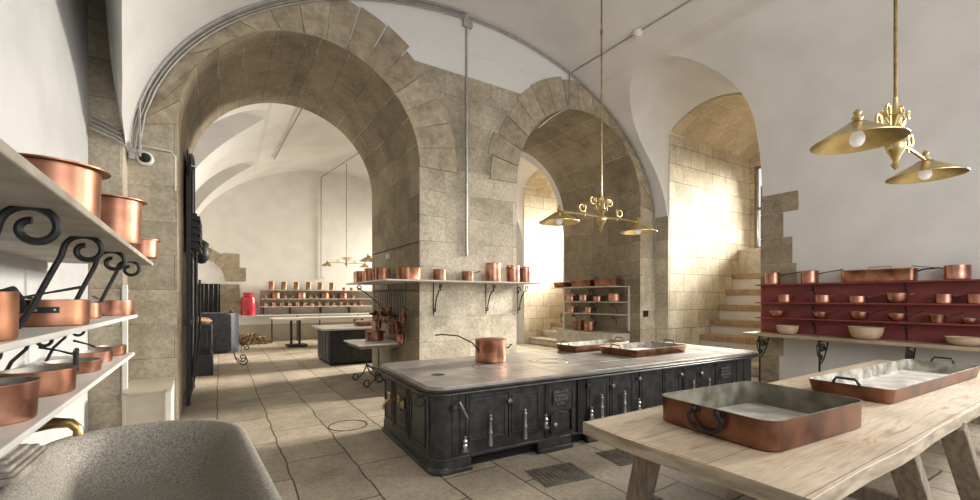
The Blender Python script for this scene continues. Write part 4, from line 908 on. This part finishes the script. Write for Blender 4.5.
# firewood
rnd = random.Random(5)
n = 0
for row, cnt in ((0, 8), (1, 6), (2, 4)):
    for i in range(cnt):
        r = rnd.uniform(.055, .075); x = .50 + row * .07 + i * .145; L = rnd.uniform(.28, .4)
        pr = [(r * (1 + rnd.uniform(-.2, .15)) * math.cos(a), r * (1 + rnd.uniform(-.2, .15)) * math.sin(a)) for a in [2 * PI * k / 7 for k in range(7)]]
        o = MB().prism(pr, lambda p, q: (p[0], q, p[1]), -L / 2, L / 2).build('firewood_log', 'bark', loc=(x, 16.95 + rnd.uniform(-.06, .06), .075 + row * .115), rot=(0, rnd.uniform(0, 3), rnd.uniform(-.25, .25)))
        tag(o, 'brown split log in the ' + ('bottom', 'middle', 'top')[row] + ' layer of the firewood pile under the far counter', 'log', 'split logs, ' + ('bottom', 'middle', 'top')[row] + ' layer of the firewood pile')
# gate leaf against the left jamb
gl = thing('iron_gate', 'tall black iron gate leaf folded back against the left side of the large arch', 'gate', (A1[0] - A1[1] + .06, 7.7, 0))
zt = 3.9
w = MB(); 
for y in (0, 1.45): w.box(-.02, y - .03, .02, .03, y + .03, zt - (.5 if y == 0 else 0))
for z in (.1, 1.2, 2.3): w.box(-.02, 0, z, .03, 1.45, z + .06)
w.tube([(0.005, y, z) for y, z in [(0, 3.4), (.3, 3.7), (.7, 3.9), (1.1, 3.97), (1.45, 3.95)]], .03, 6); w.build('frame', 'wroug', gl)
for i in range(9): MB().tube([(.005, .14 + i * .145, .1), (.005, .14 + i * .145, 3.5 + .04 * i)], .013, 6).build('bar', 'wroug', gl)
MB().box(-.012, .05, 2.85, .0, 1.42, 3.8).build('sheet_panel', 'black', gl)
w = MB()
for k in range(5): w.box(-.03, .2, 2.35 + k * .11, .14, 1.2, 2.41 + k * .11)
w.box(-.02, .25, 2.33, .10, 1.15, 2.9); w.build('lock_box', 'wroug', gl, bevel=.004)
MB().tube([(.05, .3, .4), (.09, .3, 1.0), (.09, .3, 2.3)], .02, 8).build('lever_rod', 'iron', gl)
MB().tube([(.05, .8, .3), (.12, .8, 1.0), (.12, .8, 1.9)], .018, 8).build('lever_rod', 'iron', gl)
# black low range and roasting oven behind the gate
br_ = thing('iron_stove', 'low black iron stove behind the gate on the left of the far room', 'stove', (-.42, 10.95, 0))
MB().box(-.42, -.4, .55, .28, .5, 1.05).build('oven_box', 'ironB', br_, bevel=.01); MB().box(-.42, -.4, 0, .30, .5, .42).build('base', 'ironB', br_, bevel=.01)
MB().box(-.40, -.36, .42, .26, .46, .55).build('gap', 'black', br_); MB().box(-.3, -.42, .62, .2, -.4, .98).build('oven_door', 'ironB', br_, bevel=.004)
o = MB().lathe([(.0, 0), (.14, .01), (.18, .06), (.14, .12), (.05, .15), (0, .16)], seg=9).build('kindling_heap', 'bark', loc=(-.42, 10.9, 1.05)); o.scale = (1.6, 1, 1); tag(o, 'pale heap of kindling on top of the low black stove', 'kindling', kind='stuff')
ov = thing('roasting_oven', 'rounded blue black iron roasting oven with curled feet at left in the far room', 'oven', (.02, 12.0, 0))
w = MB().prism([(.36 * math.cos(a), .42 * math.sin(a)) for a in [-PI * .5 + PI * i / 16 for i in range(17)]] + [(-.38, .42), (-.38, -.42)], lambda p, z: (p[0], p[1], z), .32, 1.25); w.build('shell', 'ironP', ov)
MB().box(-.36, -.43, .38, .2, -.405, 1.2).build('door', 'iron', ov, bevel=.004)
MB().lathe([(.03, 0), (.05, .03), (.02, .08), (.0, .14)], (.2, -.3, 1.25), 10).build('finial', 'iron', ov)
for sy in (-1, 1):
    w = MB().tube([(.25, sy * .3, .35), (.3, sy * .3, .15), (.42, sy * .3, .02)] + [(px_, sy * .3, pz_) for px_, pz_ in spiral(.45, .12, .1, .02, -PI * .5, PI * 1.6, 18)], .014, 6)
    w.tube([(px_, sy * .3, pz_) for px_, pz_ in spiral(.50, .42, .10, .02, PI, -PI * 1.1, 18)], .012, 6); w.build('leg', 'wroug', ov)
    MB().tube([(-.3, sy * .3, .34), (-.3, sy * .3, .0)], .025, 8).build('leg', 'wroug', ov)
w = MB().lathe([(0, 0), (.06, .02), (.12, .1), (.13, .22), (.1, .3), (.12, .36), (.05, .42), (0, .43)], (-.28, 9.12, 2.2), seg=10); w.tube([(-.28, 9.12, 2.6), (-.28, 9.12, 2.8), (-.45, 9.12, 2.85)], .02, 6); o = w.build('iron_pulley', 'wroug'); tag(o, 'dark iron hoist pulley on the back edge of the left arch jamb', 'pulley')

# ------------------------------------------------------------------ conduits, camera, detector, floor fittings
def arc(x0, x1, dr, y, n=40): 
    out = []
    for i in range(n + 1):
        x = x0 + (x1 - x0) * i / n; k = (x - VC) / VA; a = math.acos(max(-1, min(1, k)))
        out.append((VC + (VA - dr) * math.cos(a), y, VZ + (VB - dr) * math.sin(a)))
    return out
for i, (dr, y) in enumerate(((.02, YW0 - .05), (.055, YW0 - .05), (.09, YW0 - .05), (.02, YW0 - .10))):
    o = MB().tube([(-1.2, 6.38 - .02 * i, 3.62 - .05 * i), (-.97, 6.38 - .02 * i, 3.52 - .05 * i), (-.90 + .03 * i, y - .02, 3.42 - .04 * i)] + arc(-.90 + .02 * i, 3.68, dr, y), .012, 6).build('conduit', 'conduit')
    tag(o, 'grey cable conduit in the bundle curving over the big arch from the stone corner', 'conduit', 'cable conduits over the big arch')
for i, dr in enumerate((.03, .06)):
    o = MB().tube(arc(3.75, 8.95, dr, YW0 - .045) + ([(8.93, YW0 - .06, 1.6)] if i == 0 else []), .011, 6).build('conduit', 'conduit'); tag(o, ('upper' if i == 0 else 'lower') + ' grey conduit following the vault edge down towards the window niche', 'conduit')
o = MB().tube([(3.72, YW0 - .02, 6.55), (3.72, YW0 - .02, 2.35)], .018, 8).build('conduit', 'conduit'); tag(o, 'straight vertical grey conduit down the face of the middle pier', 'conduit')
o = MB().tube([(6.17, YW0 - .035, 6.3), (6.17, YW0 - .035, 5.62), (6.05, YW0 - .035, 5.52), (5.6, YW0 - .035, 5.2), (5.35, YW0 - .03, 4.98)], .014, 8).build('conduit', 'conduit'); tag(o, 'short grey conduit hooking down onto the crown of the smaller arch', 'conduit')
w = MB().box(3.64, YW0 - .07, 6.42, 3.82, YW0 - .003, 6.56); o = w.build('junction_box', 'conduit', bevel=.01); tag(o, 'grey junction box where the conduits meet at the vault crown', 'junction box')
pts = []
for i in range(21):
    t_ = i / 20; x = 6.2 + (6.3 - 6.2) * t_; y = YW0 - .06 - 4.3 * t_; pts.append((x, y, vz(x) - .02))
o = MB().tube(pts, .014, 6).build('conduit', 'conduit'); tag(o, 'ceiling conduit running from the arch wall past the fire detector', 'conduit')
t = thing('fire_detector', 'white round fire detector on the vault beside a conduit', 'fire detector', (6.24, 5.0, vz(6.24) - .02))
MB().lathe([(.0, -.09), (.05, -.085), (.06, -.06), (.085, -.04), (.09, .02)], seg=20).build('housing', 'white', t)
for i in range(3): pass
o = MB().tube([(A1[0] + A1[1] - .01 - .0, 6.75 + .0, 2.55), (PX0 - .015, 9.2, 2.55)], .011, 6).build('conduit', 'wroug'); tag(o, 'thin dark pipe along the right inside face of the large arch', 'pipe')
t = thing('sensor_box', 'small white sensor box on the right inside face of the large arch', 'sensor', (PX0 - .03, 8.2, 2.42)); MB().box(-.03, -.07, -.05, .03, .07, .05).build('housing', 'white', t, bevel=.01)
t = thing('security_camera', 'white dome security camera on the stone left of the large arch', 'camera', (-.77, YW0 - .02, 3.30))
MB().lathe([(.085, 0), (.085, .04), (.07, .06)], (0, 0, 0), 24, ax=Matrix.Rotation(PI / 2, 3, 'X')).build('base', 'white', t)
MB().lathe([(.06, .05), (.055, .08), (.035, .10), (0, .11)], (0, 0, 0), 20, ax=Matrix.Rotation(PI / 2, 3, 'X')).build('dome', 'black', t)
o = MB().box(-.93, YW0 - .05, 3.28, -.86, YW0 - .003, 3.40).build('junction_box', 'white', bevel=.006); tag(o, 'little white junction box beside the dome camera', 'junction box')
o = MB().tube([(-.86, YW0 - .02, 3.38), (-.8, YW0 - .02, 3.46), (-.52, YW0 - .02, 3.44), (-.475, YW0 - .02, 3.38), (-.475, YW0 - .02, 2.95)], .009, 6).build('cable', 'white'); tag(o, 'white cable arching over the dome camera to the arch edge', 'cable')
# far room conduits
o = MB().tube([(3.5, 17.96, 2.4), (3.4, 17.96, 2.42), (3.4, 17.96, 6.4), (4.1, 14.5, 6.60)], .022, 6).build('conduit', 'conduit'); tag(o, 'conduit climbing the far wall onto the far vault', 'conduit')
o = MB().tube([(1.5, 15.6, vz(1.5) - .05), (1.7, 10.8, vz(1.7) - .05)], .018, 6).build('conduit', 'conduit'); tag(o, 'conduit crossing the far vault seen through the large arch', 'conduit')
# floor fittings
def fgrate(name, lab, pts):
    t = thing(name, lab, 'floor grate', (pts[0][0], pts[0][1], 0), math.radians(-8))
    MB().box(0, 0, 0, .5, .38, .006).build('frame', 'grate', t)
    w = MB()
    for i in range(11): w.box(.02 + i * .043, .02, .006, .035 + i * .043, .36, .011)
    for i in range(8): w.box(.02, .02 + i * .046, .006, .48, .03 + i * .046, .010)
    w.build('lattice', 'grate', t)
fgrate('floor_grate', 'iron floor grate in front of the left end of the range', [(2.33, 2.80)])
fgrate('floor_grate', 'iron floor grate farther right, partly behind the table leg', [(3.22, 2.78)])
o = MB().lathe([(.222, 0), (.222, .004), (.235, .004), (.235, 0)], (1.36, 5.5, 0), 36, cap=False); o = o.build('drain_ring', 'wroug'); tag(o, 'thin dark drain ring in the flagstones left of the range', 'drain cover')
